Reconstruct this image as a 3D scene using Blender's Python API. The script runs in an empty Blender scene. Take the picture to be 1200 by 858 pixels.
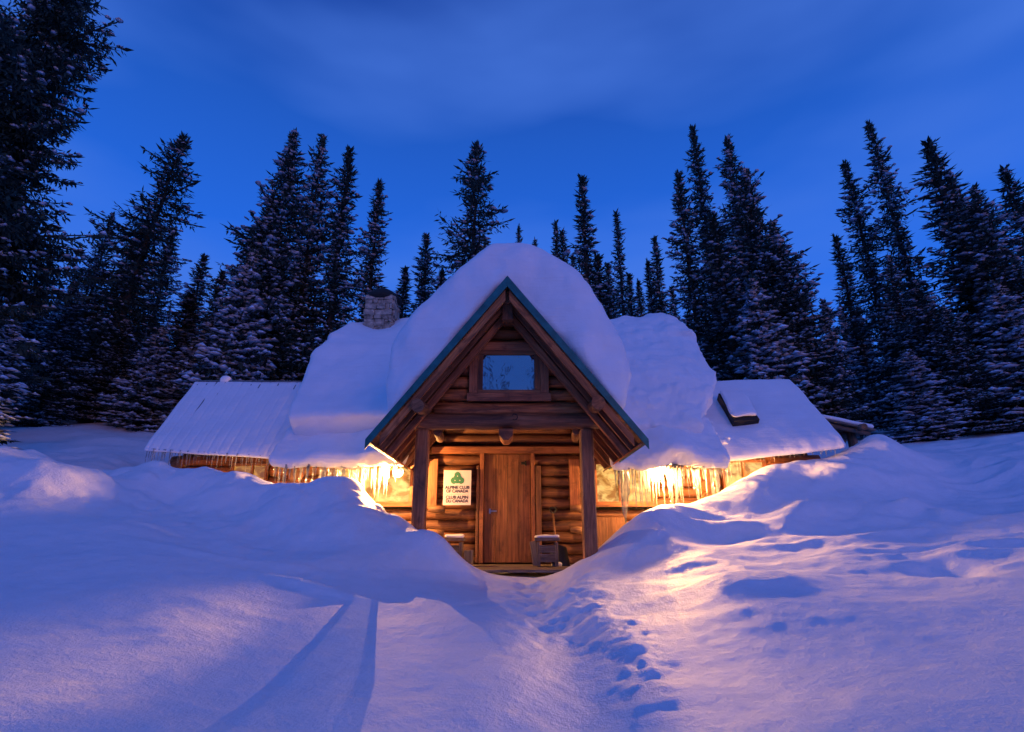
import bpy, math, random
import numpy as np
from mathutils import Vector, Matrix
R = math.radians
random.seed(7)
rng = np.random.default_rng(11)
scene = bpy.context.scene
col = scene.collection

# ---------------------------------------------------------------- camera
F, TILT = 660.0, R(16.9)          # focal length in photo pixels (photo 1200 x 858)
cam_d = bpy.data.cameras.new('camera'); cam = bpy.data.objects.new('camera', cam_d); col.objects.link(cam)
cam_d.sensor_width = 36; cam_d.lens = 36 * F / 1200; cam_d.clip_start = .05; cam_d.clip_end = 1500
cam.location = (0, 0, 0); cam.rotation_euler = (R(90) + TILT, 0, 0)
scene.camera = cam

# ---------------------------------------------------------------- world: deep blue dusk
w = bpy.data.worlds.new('World'); scene.world = w; w.use_nodes = True
nt = w.node_tree; N = nt.nodes; L = nt.links; N.clear()
out = N.new('ShaderNodeOutputWorld'); bg = N.new('ShaderNodeBackground')
sky = N.new('ShaderNodeTexSky'); sky.sky_type = 'NISHITA'; sky.sun_disc = False
SUN_EL, SUN_ROT = R(4), R(200)
sky.sun_elevation = SUN_EL; sky.sun_rotation = SUN_ROT; sky.ozone_density = 6; sky.air_density = 1.0
tc = N.new('ShaderNodeTexCoord'); sep = N.new('ShaderNodeSeparateXYZ'); L.new(tc.outputs['Generated'], sep.inputs[0])
ramp = N.new('ShaderNodeValToRGB'); L.new(sep.outputs['Z'], ramp.inputs[0])
e = ramp.color_ramp.elements
e[0].position = 0.0; e[0].color = (.020, .100, .42, 1)
e[1].position = 1.0; e[1].color = (.010, .030, .17, 1)
for p, c in ((.30, (.010, .102, .56, 1)), (.46, (.012, .092, .49, 1)), (.62, (.010, .068, .36, 1)), (.75, (.008, .040, .24, 1))):
    k = e.new(p); k.color = c
mp = N.new('ShaderNodeMapping'); L.new(tc.outputs['Generated'], mp.inputs[0])
mp.inputs['Rotation'].default_value = (0, R(-35), R(10)); mp.inputs['Scale'].default_value = (.9, 1.0, 3.2); mp.inputs['Location'].default_value = (.35, .2, .1)
nz = N.new('ShaderNodeTexNoise'); L.new(mp.outputs[0], nz.inputs[0]); nz.inputs['Scale'].default_value = 1.5; nz.inputs['Detail'].default_value = 4; nz.inputs['Roughness'].default_value = .42
cr = N.new('ShaderNodeValToRGB'); L.new(nz.outputs[0], cr.inputs[0])
cr.color_ramp.elements[0].position = .43; cr.color_ramp.elements[0].color = (0, 0, 0, 1)
cr.color_ramp.elements[1].position = .60; cr.color_ramp.elements[1].color = (1, 1, 1, 1)
cm = N.new('ShaderNodeMath'); cm.operation = 'MULTIPLY'; cm.inputs[1].default_value = .6; L.new(cr.outputs[0], cm.inputs[0])
mx = N.new('ShaderNodeMixRGB'); L.new(cm.outputs[0], mx.inputs[0]); L.new(ramp.outputs[0], mx.inputs[1]); mx.inputs[2].default_value = (.050, .135, .50, 1)
sc_ = N.new('ShaderNodeMixRGB'); sc_.blend_type = 'MULTIPLY'; sc_.inputs[0].default_value = 1; L.new(sky.outputs[0], sc_.inputs[1]); sc_.inputs[2].default_value = (.010, .010, .016, 1)
ad = N.new('ShaderNodeMixRGB'); ad.blend_type = 'ADD'; ad.inputs[0].default_value = 1; L.new(mx.outputs[0], ad.inputs[1]); L.new(sc_.outputs[0], ad.inputs[2])
L.new(ad.outputs[0], bg.inputs[0]); bg.inputs[1].default_value = 1.48; L.new(bg.outputs[0], out.inputs[0])

sun_d = bpy.data.lights.new('sun', 'SUN'); sun = bpy.data.objects.new('sun', sun_d); col.objects.link(sun)
sun_d.energy = .30; sun_d.angle = R(20); sun_d.color = (1.0, .38, .18)
sun.rotation_euler = (R(78), 0, R(28))
scene.view_settings.view_transform = 'Standard'; scene.view_settings.look = 'None'
scene.view_settings.exposure = 0.0; scene.view_settings.gamma = 1
LAMP_W = 2500.0
LAMP_COL = (1.0, .47, .14)
scene.cycles.max_bounces = 8; scene.cycles.diffuse_bounces = 6; scene.cycles.transparent_max_bounces = 24
scene.cycles.sample_clamp_indirect = 3.0; scene.cycles.caustics_refractive = False; scene.cycles.caustics_reflective = False

# ---------------------------------------------------------------- helpers
ct, st = math.cos(TILT), math.sin(TILT)
def at(px, py, Y):
    v = py - 429.0; u = px - 600.0
    return Vector((u * Y / (F * ct + v * st), Y, Y * (F * st - v * ct) / (F * ct + v * st)))

_perm = np.random.default_rng(3).permutation(256); _perm = np.concatenate([_perm, _perm, _perm])
_g = np.random.default_rng(4).normal(size=(256, 3)); _g /= np.linalg.norm(_g, axis=1)[:, None]
def perlin(P):
    P = np.asarray(P, float); i = np.floor(P).astype(int); f = P - i; i &= 255
    u = f * f * f * (f * (f * 6 - 15) + 10); res = 0
    for dx in (0, 1):
        for dy in (0, 1):
            for dz in (0, 1):
                h = _perm[_perm[_perm[(i[..., 0] + dx) & 255] + ((i[..., 1] + dy) & 255)] + ((i[..., 2] + dz) & 255)]
                g = _g[h]; d = f - np.array([dx, dy, dz])
                wt = (u[..., 0] if dx else 1 - u[..., 0]) * (u[..., 1] if dy else 1 - u[..., 1]) * (u[..., 2] if dz else 1 - u[..., 2])
                res = res + wt * (g * d).sum(-1)
    return res
def pn2(x, y, s, sy=None, z=0.0):
    sy = sy or s
    return perlin(np.stack([np.asarray(x) * s, np.asarray(y) * sy, np.zeros_like(np.asarray(x, float)) + z + .37], -1))

def mesh_np(name, V, Fq, smooth=True, uv=None, mat=None):
    me = bpy.data.meshes.new(name)
    V = np.asarray(V, np.float32); Fq = np.asarray(Fq, np.int32); n, k = Fq.shape
    me.vertices.add(len(V)); me.vertices.foreach_set('co', V.ravel())
    me.loops.add(n * k); me.loops.foreach_set('vertex_index', Fq.ravel())
    me.polygons.add(n); me.polygons.foreach_set('loop_start', np.arange(0, n * k, k, dtype=np.int32))
    me.update(calc_edges=True)
    me.polygons.foreach_set('use_smooth', np.full(n, smooth))
    if mat: me.materials.append(mat)
    me.validate(); return me

def link(name, me, parent=None, mat=None):
    o = bpy.data.objects.new(name, me); col.objects.link(o)
    if mat is not None and me is not None and not me.materials: me.materials.append(mat)
    if parent: o.parent = parent
    return o
def tag(o, label=None, cat=None, group=None, kind=None):
    if label: o['label'] = label
    if cat: o['category'] = cat
    if group: o['group'] = group
    if kind: o['kind'] = kind
    return o
def empty(name, loc=(0, 0, 0)):
    o = bpy.data.objects.new(name, None); col.objects.link(o); o.location = loc; o.empty_display_size = .2
    return o

class MB:
    """collects shapes, builds ONE mesh; coordinates are world, stored relative to parent's location"""
    def __init__(s): s.v = []; s.f = []; s.uv = []; s.m = []; s.sm = []
    def face(s, idx, uvs, mat=0, smooth=False): s.f.append(idx); s.uv.append(uvs); s.m.append(mat); s.sm.append(smooth)
    def tube(s, pts, rads, seg=10, wob=0.0, cap=True, capmat=0, uoff=None, mat=0, flat=1.0):
        pts = [Vector(p) for p in pts]; n = len(pts); base = len(s.v); uo = random.uniform(0, 50) if uoff is None else uoff
        vo = random.uniform(0, 50)
        t0 = (pts[1] - pts[0]).normalized(); up = Vector((0, 0, 1)) if abs(t0.z) < .9 else Vector((1, 0, 0))
        a = t0.cross(up).normalized(); ln = 0; us = []
        ph = random.uniform(0, 6.28)
        for i, p in enumerate(pts):
            t = (pts[min(i + 1, n - 1)] - pts[max(i - 1, 0)]).normalized()
            a = (a - t * a.dot(t)).normalized(); b = t.cross(a)
            if i: ln += (p - pts[i - 1]).length
            us.append(ln)
            for k in range(seg):
                th = 2 * math.pi * k / seg
                r = rads[i] * (1 + wob * (math.sin(2 * th + ph + i * .7) * .5 + random.uniform(-.5, .5)))
                s.v.append(p + a * (math.cos(th) * r) + b * (math.sin(th) * r * flat))
        for i in range(n - 1):
            for k in range(seg):
                k2 = (k + 1) % seg
                q = [base + i * seg + k, base + i * seg + k2, base + (i + 1) * seg + k2, base + (i + 1) * seg + k]
                c = 2 * math.pi * rads[0] / seg
                s.face(q, [(uo + us[i], vo + k * c), (uo + us[i], vo + (k + 1) * c), (uo + us[i + 1], vo + (k + 1) * c), (uo + us[i + 1], vo + k * c)], mat, True)
        if cap:
            for i, rev in ((0, True), (n - 1, False)):
                idx = [base + i * seg + k for k in range(seg)]
                if not rev: pass
                else: idx = idx[::-1]
                s.face(idx, [(uo + .3 * math.cos(6.28 * k / seg), vo + .3 * math.sin(6.28 * k / seg)) for k in range(seg)], capmat)
    def log(s, p0, p1, r, r1=None, seg=12, wob=.06, bend=.008, capmat=1, mat=0):
        p0 = Vector(p0); p1 = Vector(p1); r1 = r if r1 is None else r1
        n = max(3, int((p1 - p0).length / .22) + 1)
        pts = []; rr = []
        for i in range(n):
            t = i / (n - 1); j = Vector([random.uniform(-bend, bend) for _ in range(3)])
            pts.append(p0.lerp(p1, t) + j); rr.append((r + (r1 - r) * t) * random.uniform(.95, 1.05))
        s.tube(pts, rr, seg, wob, True, capmat, mat=mat)
    def hexa(s, P, mat=0, along=None):
        """P: 8 points, bottom 4 (ccw) then top 4"""
        base = len(s.v); P = [Vector(p) for p in P]; s.v += P
        e = [(P[1] - P[0]), (P[3] - P[0]), (P[4] - P[0])]; ls = [x.length for x in e]
        ax = e[ls.index(max(ls))].normalized() if along is None else Vector(along).normalized()
        uo, vo = random.uniform(0, 50), random.uniform(0, 50)
        for q in ((0, 3, 2, 1), (4, 5, 6, 7), (0, 1, 5, 4), (1, 2, 6, 5), (2, 3, 7, 6), (3, 0, 4, 7)):
            nrm = (P[q[1]] - P[q[0]]).cross(P[q[2]] - P[q[0]])
            nrm = nrm.normalized() if nrm.length > 1e-9 else Vector((0, 0, 1))
            side = nrm.cross(ax)
            if side.length < .1: side = Vector((nrm.y, nrm.z, nrm.x)); a2 = nrm.cross(side)
            else: a2 = ax
            s.face([base + i for i in q], [(uo + P[i].dot(a2), vo + P[i].dot(side)) for i in q], mat)
    def box(s, c, d, rz=0, rot=None, mat=0, jit=0):
        c = Vector(c); M = rot if rot is not None else Matrix.Rotation(rz, 3, 'Z'); hx, hy, hz = d[0] / 2, d[1] / 2, d[2] / 2
        P = [Vector((x, y, z)) for z in (-hz, hz) for x, y in ((-hx, -hy), (hx, -hy), (hx, hy), (-hx, hy))]
        if jit: P = [p + Vector([random.uniform(-jit, jit) for _ in range(3)]) for p in P]
        ln = [d[0], d[1], d[2]]; ax = [Vector((1, 0, 0)), Vector((0, 1, 0)), Vector((0, 0, 1))][ln.index(max(ln))]
        s.hexa([c + M @ p for p in P], mat, along=M @ ax)
    def bar(s, p0, p1, wd, th, up=(0, 0, 1), mat=0):
        p0 = Vector(p0); p1 = Vector(p1); t = (p1 - p0).normalized(); sd = t.cross(Vector(up)).normalized() * (wd / 2); u = sd.cross(t).normalized() * (th / 2)
        s.hexa([p0 - sd - u, p0 + sd - u, p1 + sd - u, p1 - sd - u, p0 - sd + u, p0 + sd + u, p1 + sd + u, p1 - sd + u], mat, along=t)
    def prism(s, poly, off, mat=0):
        """poly: list of points, off: extrusion vector"""
        base = len(s.v); n = len(poly); poly = [Vector(p) for p in poly]; off = Vector(off); s.v += poly + [p + off for p in poly]
        uvf = lambda p: (p.x + p.y * .7, p.z + p.y * .3)
        s.face([base + i for i in range(n)][::-1], [uvf(poly[i]) for i in range(n)][::-1], mat)
        s.face([base + n + i for i in range(n)], [uvf(poly[i]) for i in range(n)], mat)
        for i in range(n):
            j = (i + 1) % n
            s.face([base + i, base + j, base + n + j, base + n + i], [uvf(poly[i]), uvf(poly[j]), uvf(poly[j] + off), uvf(poly[i] + off)], mat)
    def build(s, name, mats, parent=None, bevel=0, origin=None):
        if not isinstance(mats, (list, tuple)): mats = [mats]
        o0 = Vector((0, 0, 0))
        if parent:
            q = parent
            while q: o0 += q.location; q = q.parent
        loc = Vector((0, 0, 0)) if origin is None else Vector(origin) - o0
        sh = o0 + loc
        me = bpy.data.meshes.new(name); me.from_pydata([tuple(v - sh) for v in s.v], [], s.f)
        uv = me.uv_layers.new(name='UVMap'); k = 0; flat = []
        for u in s.uv:
            for p in u: flat += [p[0], p[1]]
        uv.data.foreach_set('uv', flat)
        for m in mats: me.materials.append(m)
        me.polygons.foreach_set('material_index', [min(m, len(mats) - 1) for m in s.m]); me.polygons.foreach_set('use_smooth', s.sm)
        me.update(); o = link(name, me, parent); o.location = loc
        if bevel:
            b = o.modifiers.new('bevel', 'BEVEL'); b.width = bevel; b.segments = 2; b.limit_method = 'ANGLE'; b.angle_limit = R(50)
        return o

# ---------------------------------------------------------------- materials
def mat(name):
    m = bpy.data.materials.new(name); m.use_nodes = True; n = m.node_tree.nodes; n.clear()
    o = n.new('ShaderNodeOutputMaterial'); b = n.new('ShaderNodeBsdfPrincipled'); m.node_tree.links.new(b.outputs[0], o.inputs[0])
    return m, n, m.node_tree.links, b, o
def ramp_(n, stops):
    r = n.new('ShaderNodeValToRGB'); e = r.color_ramp.elements
    e[0].position, e[0].color = stops[0][0], (*stops[0][1], 1); e[1].position, e[1].color = stops[-1][0], (*stops[-1][1], 1)
    for p, c in stops[1:-1]: k = e.new(p); k.color = (*c, 1)
    return r
def noise_(n, l, vec, scale, det=4, rough=.5, vscale=None, dist=0):
    if vscale:
        m = n.new('ShaderNodeMapping'); m.inputs['Scale'].default_value = vscale; l.new(vec, m.inputs[0]); vec = m.outputs[0]
    t = n.new('ShaderNodeTexNoise'); t.inputs['Scale'].default_value = scale; t.inputs['Detail'].default_value = det
    t.inputs['Roughness'].default_value = rough; t.inputs['Distortion'].default_value = dist; l.new(vec, t.inputs[0]); return t

def wood(name, dark, mid, light, rough=.65, bump=.35, grain=1.0):
    m, n, l, b, o = mat(name); t = n.new('ShaderNodeTexCoord'); uv = t.outputs['UV']
    g = noise_(n, l, uv, 9 * grain, 6, .65, (.10, 1, 1), 1.2)           # long grain
    f = noise_(n, l, uv, 70 * grain, 3, .6, (.03, 1, 1))               # fine fibre / cracks
    k = noise_(n, l, uv, 1.3, 3, .5)                                    # per log tone
    k2 = noise_(n, l, uv, 5, 5, .6, (.6, 1, 1), .6)
    r = ramp_(n, [(.30, dark), (.50, mid), (.72, light)]); l.new(g.outputs[0], r.inputs[0])
    r2 = ramp_(n, [(.35, (.35, .33, .32)), (.62, (1, 1, 1))]); l.new(f.outputs[0], r2.inputs[0])
    r3 = ramp_(n, [(.3, (.5, .45, .42)), (.65, (1.15, 1.1, 1.05))]); l.new(k.outputs[0], r3.inputs[0])
    r4 = ramp_(n, [(.34, (.35, .3, .27)), (.46, (1, 1, 1))]); l.new(k2.outputs[0], r4.inputs[0])
    last = r.outputs[0]
    for q, fac in ((r2, .8), (r3, .9), (r4, .75)):
        x = n.new('ShaderNodeMixRGB'); x.blend_type = 'MULTIPLY'; x.inputs[0].default_value = fac; l.new(last, x.inputs[1]); l.new(q.outputs[0], x.inputs[2]); last = x.outputs[0]
    l.new(last, b.inputs['Base Color']); b.inputs['Roughness'].default_value = rough
    mm = n.new('ShaderNodeMath'); mm.operation = 'ADD'; l.new(g.outputs[0], mm.inputs[0]); l.new(f.outputs[0], mm.inputs[1])
    bp = n.new('ShaderNodeBump'); bp.inputs['Strength'].default_value = bump; bp.inputs['Distance'].default_value = .02; l.new(mm.outputs[0], bp.inputs['Height']); l.new(bp.outputs[0], b.inputs['Normal'])
    return m
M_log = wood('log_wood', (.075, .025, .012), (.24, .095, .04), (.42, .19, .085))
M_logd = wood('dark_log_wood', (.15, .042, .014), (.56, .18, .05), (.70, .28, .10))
M_end = wood('log_end_wood', (.12, .05, .02), (.28, .13, .06), (.42, .22, .10), grain=.6)
M_trim = wood('trim_wood', (.24, .07, .03), (.44, .16, .065), (.56, .24, .11), bump=.2)
M_door = wood('door_wood', (.16, .055, .022), (.31, .12, .045), (.42, .19, .08), bump=.2, grain=.6)
M_grey = wood('weathered_wood', (.12, .09, .075), (.24, .19, .16), (.38, .33, .30))
M_post = wood('post_wood', (.22, .08, .03), (.46, .19, .075), (.60, .29, .13))
M_board = wood('sheathing_wood', (.10, .04, .018), (.26, .11, .045), (.42, .20, .09), grain=.5)

def simple(name, c, rough=.5, metal=0, bump=0, bs=30, var=.0):
    m, n, l, b, o = mat(name); b.inputs['Roughness'].default_value = rough; b.inputs['Metallic'].default_value = metal
    t = n.new('ShaderNodeTexCoord'); q = noise_(n, l, t.outputs['Object'], bs, 4, .6)
    r = ramp_(n, [(.3, tuple(x * (1 - var) for x in c)), (.7, tuple(min(1, x * (1 + var)) for x in c))]); l.new(q.outputs[0], r.inputs[0]); l.new(r.outputs[0], b.inputs['Base Color'])
    if bump:
        bp = n.new('ShaderNodeBump'); bp.inputs['Strength'].default_value = bump; bp.inputs['Distance'].default_value = .01; l.new(q.outputs[0], bp.inputs['Height']); l.new(bp.outputs[0], b.inputs['Normal'])
    return m
M_teal = simple('teal_metal', (.012, .12, .125), .4, .3, .1, 8, .35)
M_metal = simple('grey_roof_metal', (.16, .17, .19), .45, .6, .1, 6, .3)
M_black = simple('black_iron', (.012, .012, .013), .85, 0, .2, 30, .3)
M_stone = simple('chimney_stone', (.36, .29, .23), .85, 0, .8, 7, .7)
M_mortar = simple('dark_mortar', (.05, .045, .042), .95, 0, .5, 30, .3)
M_sign = simple('sign_face', (.80, .74, .76), .4, 0, 0, 12, .04)
M_ink = simple('sign_ink', (.03, .025, .05), .5)
M_green = simple('sign_green', (.05, .22, .12), .5)
M_tool = simple('shovel_blade', (.015, .016, .02), .35, .3, .1, 20, .3)

def snow_mat(name, c=(.86, .88, .93), b1=.5, b2=.9, s1=5, s2=38, strata=False):
    m, n, l, b, o = mat(name); t = n.new('ShaderNodeTexCoord'); P = t.outputs['Object']
    a = noise_(n, l, P, s1, 5, .6); f = noise_(n, l, P, s2, 4, .7); g = noise_(n, l, P, 160, 2, .6)
    r = ramp_(n, [(.3, tuple(x * .93 for x in c)), (.7, c)]); l.new(a.outputs[0], r.inputs[0]); l.new(r.outputs[0], b.inputs['Base Color'])
    b.inputs['Roughness'].default_value = .55; b.inputs['Specular IOR Level'].default_value = .25
    b1_ = n.new('ShaderNodeBump'); b1_.inputs['Strength'].default_value = b1; b1_.inputs['Distance'].default_value = .05; l.new(a.outputs[0], b1_.inputs['Height'])
    b2_ = n.new('ShaderNodeBump'); b2_.inputs['Strength'].default_value = b2; b2_.inputs['Distance'].default_value = .012; l.new(f.outputs[0], b2_.inputs['Height']); l.new(b1_.outputs[0], b2_.inputs['Normal'])
    b3_ = n.new('ShaderNodeBump'); b3_.inputs['Strength'].default_value = .5; b3_.inputs['Distance'].default_value = .004; l.new(g.outputs[0], b3_.inputs['Height']); l.new(b2_.outputs[0], b3_.inputs['Normal'])
    last = b3_.outputs[0]
    if strata:      # wind crust and buried layers of settled snow
        h = noise_(n, l, P, 1.6, 5, .6, (.5, .5, 9), .6); b4 = n.new('ShaderNodeBump'); b4.inputs['Strength'].default_value = .45; b4.inputs['Distance'].default_value = .035; l.new(h.outputs[0], b4.inputs['Height']); l.new(last, b4.inputs['Normal']); last = b4.outputs[0]
    l.new(last, b.inputs['Normal']); return m
M_snow = snow_mat('ground_snow')
M_rsnow = snow_mat('roof_snow', b1=.35, b2=.5, s1=2.5, s2=24, strata=True)
M_tsnow = simple('bough_snow', (.70, .80, .95), .7, 0, 0, 3, .06)  # blue put into the snow colour to hide the sun's red cast

def ice_mat():
    m = bpy.data.materials.new('icicle_ice'); m.use_nodes = True; n = m.node_tree.nodes; l = m.node_tree.links; n.clear()
    o = n.new('ShaderNodeOutputMaterial'); tl = n.new('ShaderNodeBsdfTranslucent'); tl.inputs[0].default_value = (.62, .60, .55, 1)
    tr = n.new('ShaderNodeBsdfTransparent'); tr.inputs[0].default_value = (.9, .93, .95, 1); gl = n.new('ShaderNodeBsdfGlossy'); gl.inputs['Roughness'].default_value = .12
    df = n.new('ShaderNodeBsdfDiffuse'); df.inputs[0].default_value = (.5, .55, .6, 1)
    a = n.new('ShaderNodeMixShader'); a.inputs[0].default_value = .78; l.new(tl.outputs[0], a.inputs[1]); l.new(tr.outputs[0], a.inputs[2])
    a2 = n.new('ShaderNodeMixShader'); a2.inputs[0].default_value = .15; l.new(a.outputs[0], a2.inputs[1]); l.new(df.outputs[0], a2.inputs[2])
    fr = n.new('ShaderNodeFresnel'); fr.inputs[0].default_value = 1.5
    b = n.new('ShaderNodeMixShader'); l.new(fr.outputs[0], b.inputs[0]); l.new(a2.outputs[0], b.inputs[1]); l.new(gl.outputs[0], b.inputs[2])
    t = n.new('ShaderNodeTexCoord'); q = noise_(n, l, t.outputs['Object'], 9, 3, .6); bp = n.new('ShaderNodeBump'); bp.inputs['Strength'].default_value = .6; bp.inputs['Distance'].default_value = .02
    l.new(q.outputs[0], bp.inputs['Height'])
    for s in (tl, gl, df): l.new(bp.outputs[0], s.inputs['Normal'])
    l.new(b.outputs[0], o.inputs[0]); return m
M_ice = ice_mat()

def lit_pane(name, lo, hi, strength, scale=4.0):
    m, n, l, b, o = mat(name); t = n.new('ShaderNodeTexCoord'); q = noise_(n, l, t.outputs['Object'], scale, 4, .6, (1, 1, 1.6), .5)
    r = ramp_(n, [(.40, lo), (.50, tuple((a + c) / 2 for a, c in zip(lo, hi))), (.58, hi)]); l.new(q.outputs[0], r.inputs[0])
    l.new(r.outputs[0], b.inputs['Emission Color']); b.inputs['Emission Strength'].default_value = strength; b.inputs['Base Color'].default_value = (.05, .04, .03, 1); b.inputs['Roughness'].default_value = .15
    return m
M_pane = lit_pane('lit_window_glass', (.30, .11, .012), (1.0, .60, .17), .95)
M_pane2 = lit_pane('dim_lit_window_glass', (.28, .08, .012), (.8, .36, .07), .7)
M_bulb, n_, l_, b_, o_ = mat('lamp_glow'); b_.inputs['Emission Color'].default_value = (1, .72, .32, 1); b_.inputs['Emission Strength'].default_value = 25
def glass():
    m, n, l, b, o = mat('dark_window_glass'); b.inputs['Base Color'].default_value = (.02, .022, .03, 1); b.inputs['Roughness'].default_value = .03; b.inputs['Metallic'].default_value = 0
    b.inputs['IOR'].default_value = 2.4; b.inputs['Specular IOR Level'].default_value = .9
    t = n.new('ShaderNodeTexCoord'); q = noise_(n, l, t.outputs['Object'], 4.0, 2, .5, dist=.8); bp = n.new('ShaderNodeBump'); bp.inputs['Strength'].default_value = .2; bp.inputs['Distance'].default_value = .012; l.new(q.outputs[0], bp.inputs['Height']); l.new(bp.outputs[0], b.inputs['Normal']); return m
M_glass = glass()

def foliage(name, c1, c2):
    m, n, l, b, o = mat(name); g = n.new('ShaderNodeNewGeometry'); r = ramp_(n, [(0, c1), (1, c2)]); l.new(g.outputs['Random Per Island'], r.inputs[0])
    l.new(r.outputs[0], b.inputs['Base Color']); b.inputs['Roughness'].default_value = .7; b.inputs['Specular IOR Level'].default_value = .2; return m
M_fol = foliage('spruce_needles', (.014, .030, .028), (.045, .078, .062))
M_bark = simple('spruce_bark', (.05, .04, .033), .9, 0, .8, 18, .4)

# ---------------------------------------------------------------- ground
SILL = -.455
C = []
def cp(px, py, Y): p = at(px, py, Y); C.append((p.x, p.y, p.z))
def cw(x, y, z): C.append((x, y, z))
# path
for q in ((600, 858, 3.1), (600, 780, 4.0), (610, 725, 5.5), (610, 690, 7.2), (605, 678, 8.4), (560, 680, 8.0), (650, 680, 8.0), (640, 672, 8.8),
          (450, 700, 6.3), (400, 740, 5.0), (300, 800, 3.8), (200, 858, 2.9), (0, 858, 2.75), (0, 770, 3.7), (0, 700, 4.7), (150, 700, 5.0), (300, 690, 5.8), (200, 770, 4.0),
          (0, 650, 5.6), (0, 600, 6.8), (0, 560, 7.6), (0, 528, 8.4), (50, 540, 8.4), (85, 552, 8.2), (105, 582, 8.0), (60, 600, 7.0), (160, 612, 7.2), (240, 646, 6.9), (150, 650, 6.0),
          # left bank crest and flank
          (160, 541, 10.0), (200, 543, 9.8), (250, 549, 9.6), (290, 560, 9.4), (330, 571, 9.5), (360, 570, 9.5), (395, 567, 9.45), (420, 567, 9.3), (440, 590, 9.1), (455, 606, 8.9), (475, 616, 8.4), (492, 627, 8.2), (520, 636, 8.1), (542, 652, 8.2),
          (200, 585, 8.9), (300, 600, 8.5), (400, 600, 8.2), (300, 635, 7.6), (400, 640, 7.5), (460, 640, 7.7), (350, 665, 6.8), (430, 670, 7.0), (500, 660, 7.6), (540, 672, 7.9),
          # right bank
          (660, 665, 8.7), (700, 652, 8.3), (716, 640, 8.4), (735, 621, 8.5), (755, 602, 8.8), (775, 591, 9.1), (800, 590, 9.4), (830, 585, 9.7), (852, 571, 10.3), (885, 554, 10.7), (920, 547, 10.9), (960, 538, 11.0), (1000, 526, 11.1), (1035, 514, 11.4), (1062, 530, 11.6), (1120, 530, 12.2), (1200, 510, 12.5),
          (745, 660, 7.8), (720, 680, 7.2), (800, 620, 8.6), (800, 650, 7.6), (850, 620, 8.8), (890, 590, 9.3), (900, 622, 8.4), (950, 570, 9.9), (1000, 580, 9.4), (950, 640, 7.6), (1050, 570, 10), (1050, 620, 8.3), (1100, 600, 9.2), (1100, 560, 10.6), (1200, 550, 10.2), (1200, 600, 8.2), (1160, 640, 7.0),
          (760, 720, 5.7), (800, 680, 6.6), (860, 686, 5.9), (900, 720, 5.0), (1000, 690, 5.8), (1000, 750, 4.4), (1100, 665, 6.2), (1100, 730, 4.6), (1200, 690, 5.2), (1200, 780, 3.6), (1200, 858, 2.7), (900, 800, 3.75), (1000, 858, 2.85), (800, 858, 3.0), (760, 800, 3.8)):
    cp(*q)
# behind crests, along the walls, in the porch
for q in ((-6.8, 11.2, .55), (-5.5, 11.1, .5), (-4.2, 10.8, .25), (-3.2, 10.4, -.1), (-2.4, 10.5, -.3), (-1.6, 9.6, -.55), (-1.2, 9.2, -.62), (0, 9.4, -.60), (0, 10.6, -.62), (1.0, 9.4, -.62), (1.5, 9.8, -.5), (2.4, 10.4, -.25), (3.3, 10.5, .1), (4.2, 11, .6), (5.2, 11.2, .85), (6.0, 11.4, 1.1),
          (-1.3, 11.5, -.6), (1.3, 11.5, -.6), (-3, 13, -.4), (3, 13, -.4), (0, 15, .2), (-7.6, 11, .75), (-7.5, 13, 1.2), (6.9, 12.5, 1.4), (-5, 16, 1.2), (5, 16, 1.4)): cw(*q)
for q in ((0, 0, -1.25), (-3, 0, -1.2), (3, 0, -1.15), (0, -4, -1.3), (-6, 1, -.8), (6, 1, -.7), (-8, 5, .2), (8, 5, .2), (-11, 9, 1.0), (11, 9, 1.1), (-12, 0, -.2), (12, 0, -.1), (0, -12, -1.2), (-14, -12, -.8), (14, -12, -.8)): cw(*q)
for q in ((0, 535, 12.5), (60, 535, 12.5), (120, 545, 12), (0, 500, 17), (60, 498, 18), (130, 500, 18), (1100, 520, 15), (1200, 500, 17), (1020, 520, 15)): cp(*q)
for q in ((0, 20, 2.2), (-10, 22, 4), (10, 22, 3.6), (0, 32, 5), (-25, 22, 5), (25, 22, 4.6), (-20, 40, 8), (20, 40, 7.5), (0, 60, 11), (-50, 60, 15), (50, 60, 14), (0, 110, 22), (-90, 110, 28), (90, 110, 28), (-60, 20, 8), (60, 20, 8), (-60, -20, 5), (60, -20, 5), (0, -30, -.5), (0, -45, 0), (0, -90, 5), (-80, -80, 5), (80, -80, 5)): cw(*q)
C = np.array(C)
def _phi(r): return np.where(r > 1e-9, r * r * np.log(r + 1e-12), 0)
_n = len(C); _A = np.zeros((_n + 3, _n + 3)); _d = np.linalg.norm(C[:, None, :2] - C[None, :, :2], axis=2)
_A[:_n, :_n] = _phi(_d) + np.eye(_n) * .06; _A[:_n, _n] = 1; _A[:_n, _n + 1:] = C[:, :2]; _A[_n:, :_n] = _A[:_n, _n:].T
_W = np.linalg.solve(_A, np.concatenate([C[:, 2], [0, 0, 0]]))
def gauss(x, y, cx, cy, a, b, rot=0):
    c, s = math.cos(rot), math.sin(rot); dx = x - cx; dy = y - cy; u = (dx * c + dy * s) / a; v = (-dx * s + dy * c) / b
    return np.exp(-(u * u + v * v))
BUMPS = []
def bump(px, py, Y, a, b, h, rot=0): p = at(px, py, Y); BUMPS.append((p.x, p.y, a, b, h, rot))
bump(880, 690, 5.9, .75, .38, .08, .15)      # foreground mound right
bump(1110, 668, 6.2, .26, .3, -.24)           # pit
bump(1150, 640, 6.9, .6, .3, .08, .3)
bump(890, 580, 9.4, .5, .32, .16)
bump(955, 600, 8.9, .7, .22, .12, .3)
bump(860, 625, 8.6, .5, .2, .14, -.1)
bump(1000, 560, 10.0, .9, .25, .16, .25)
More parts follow.
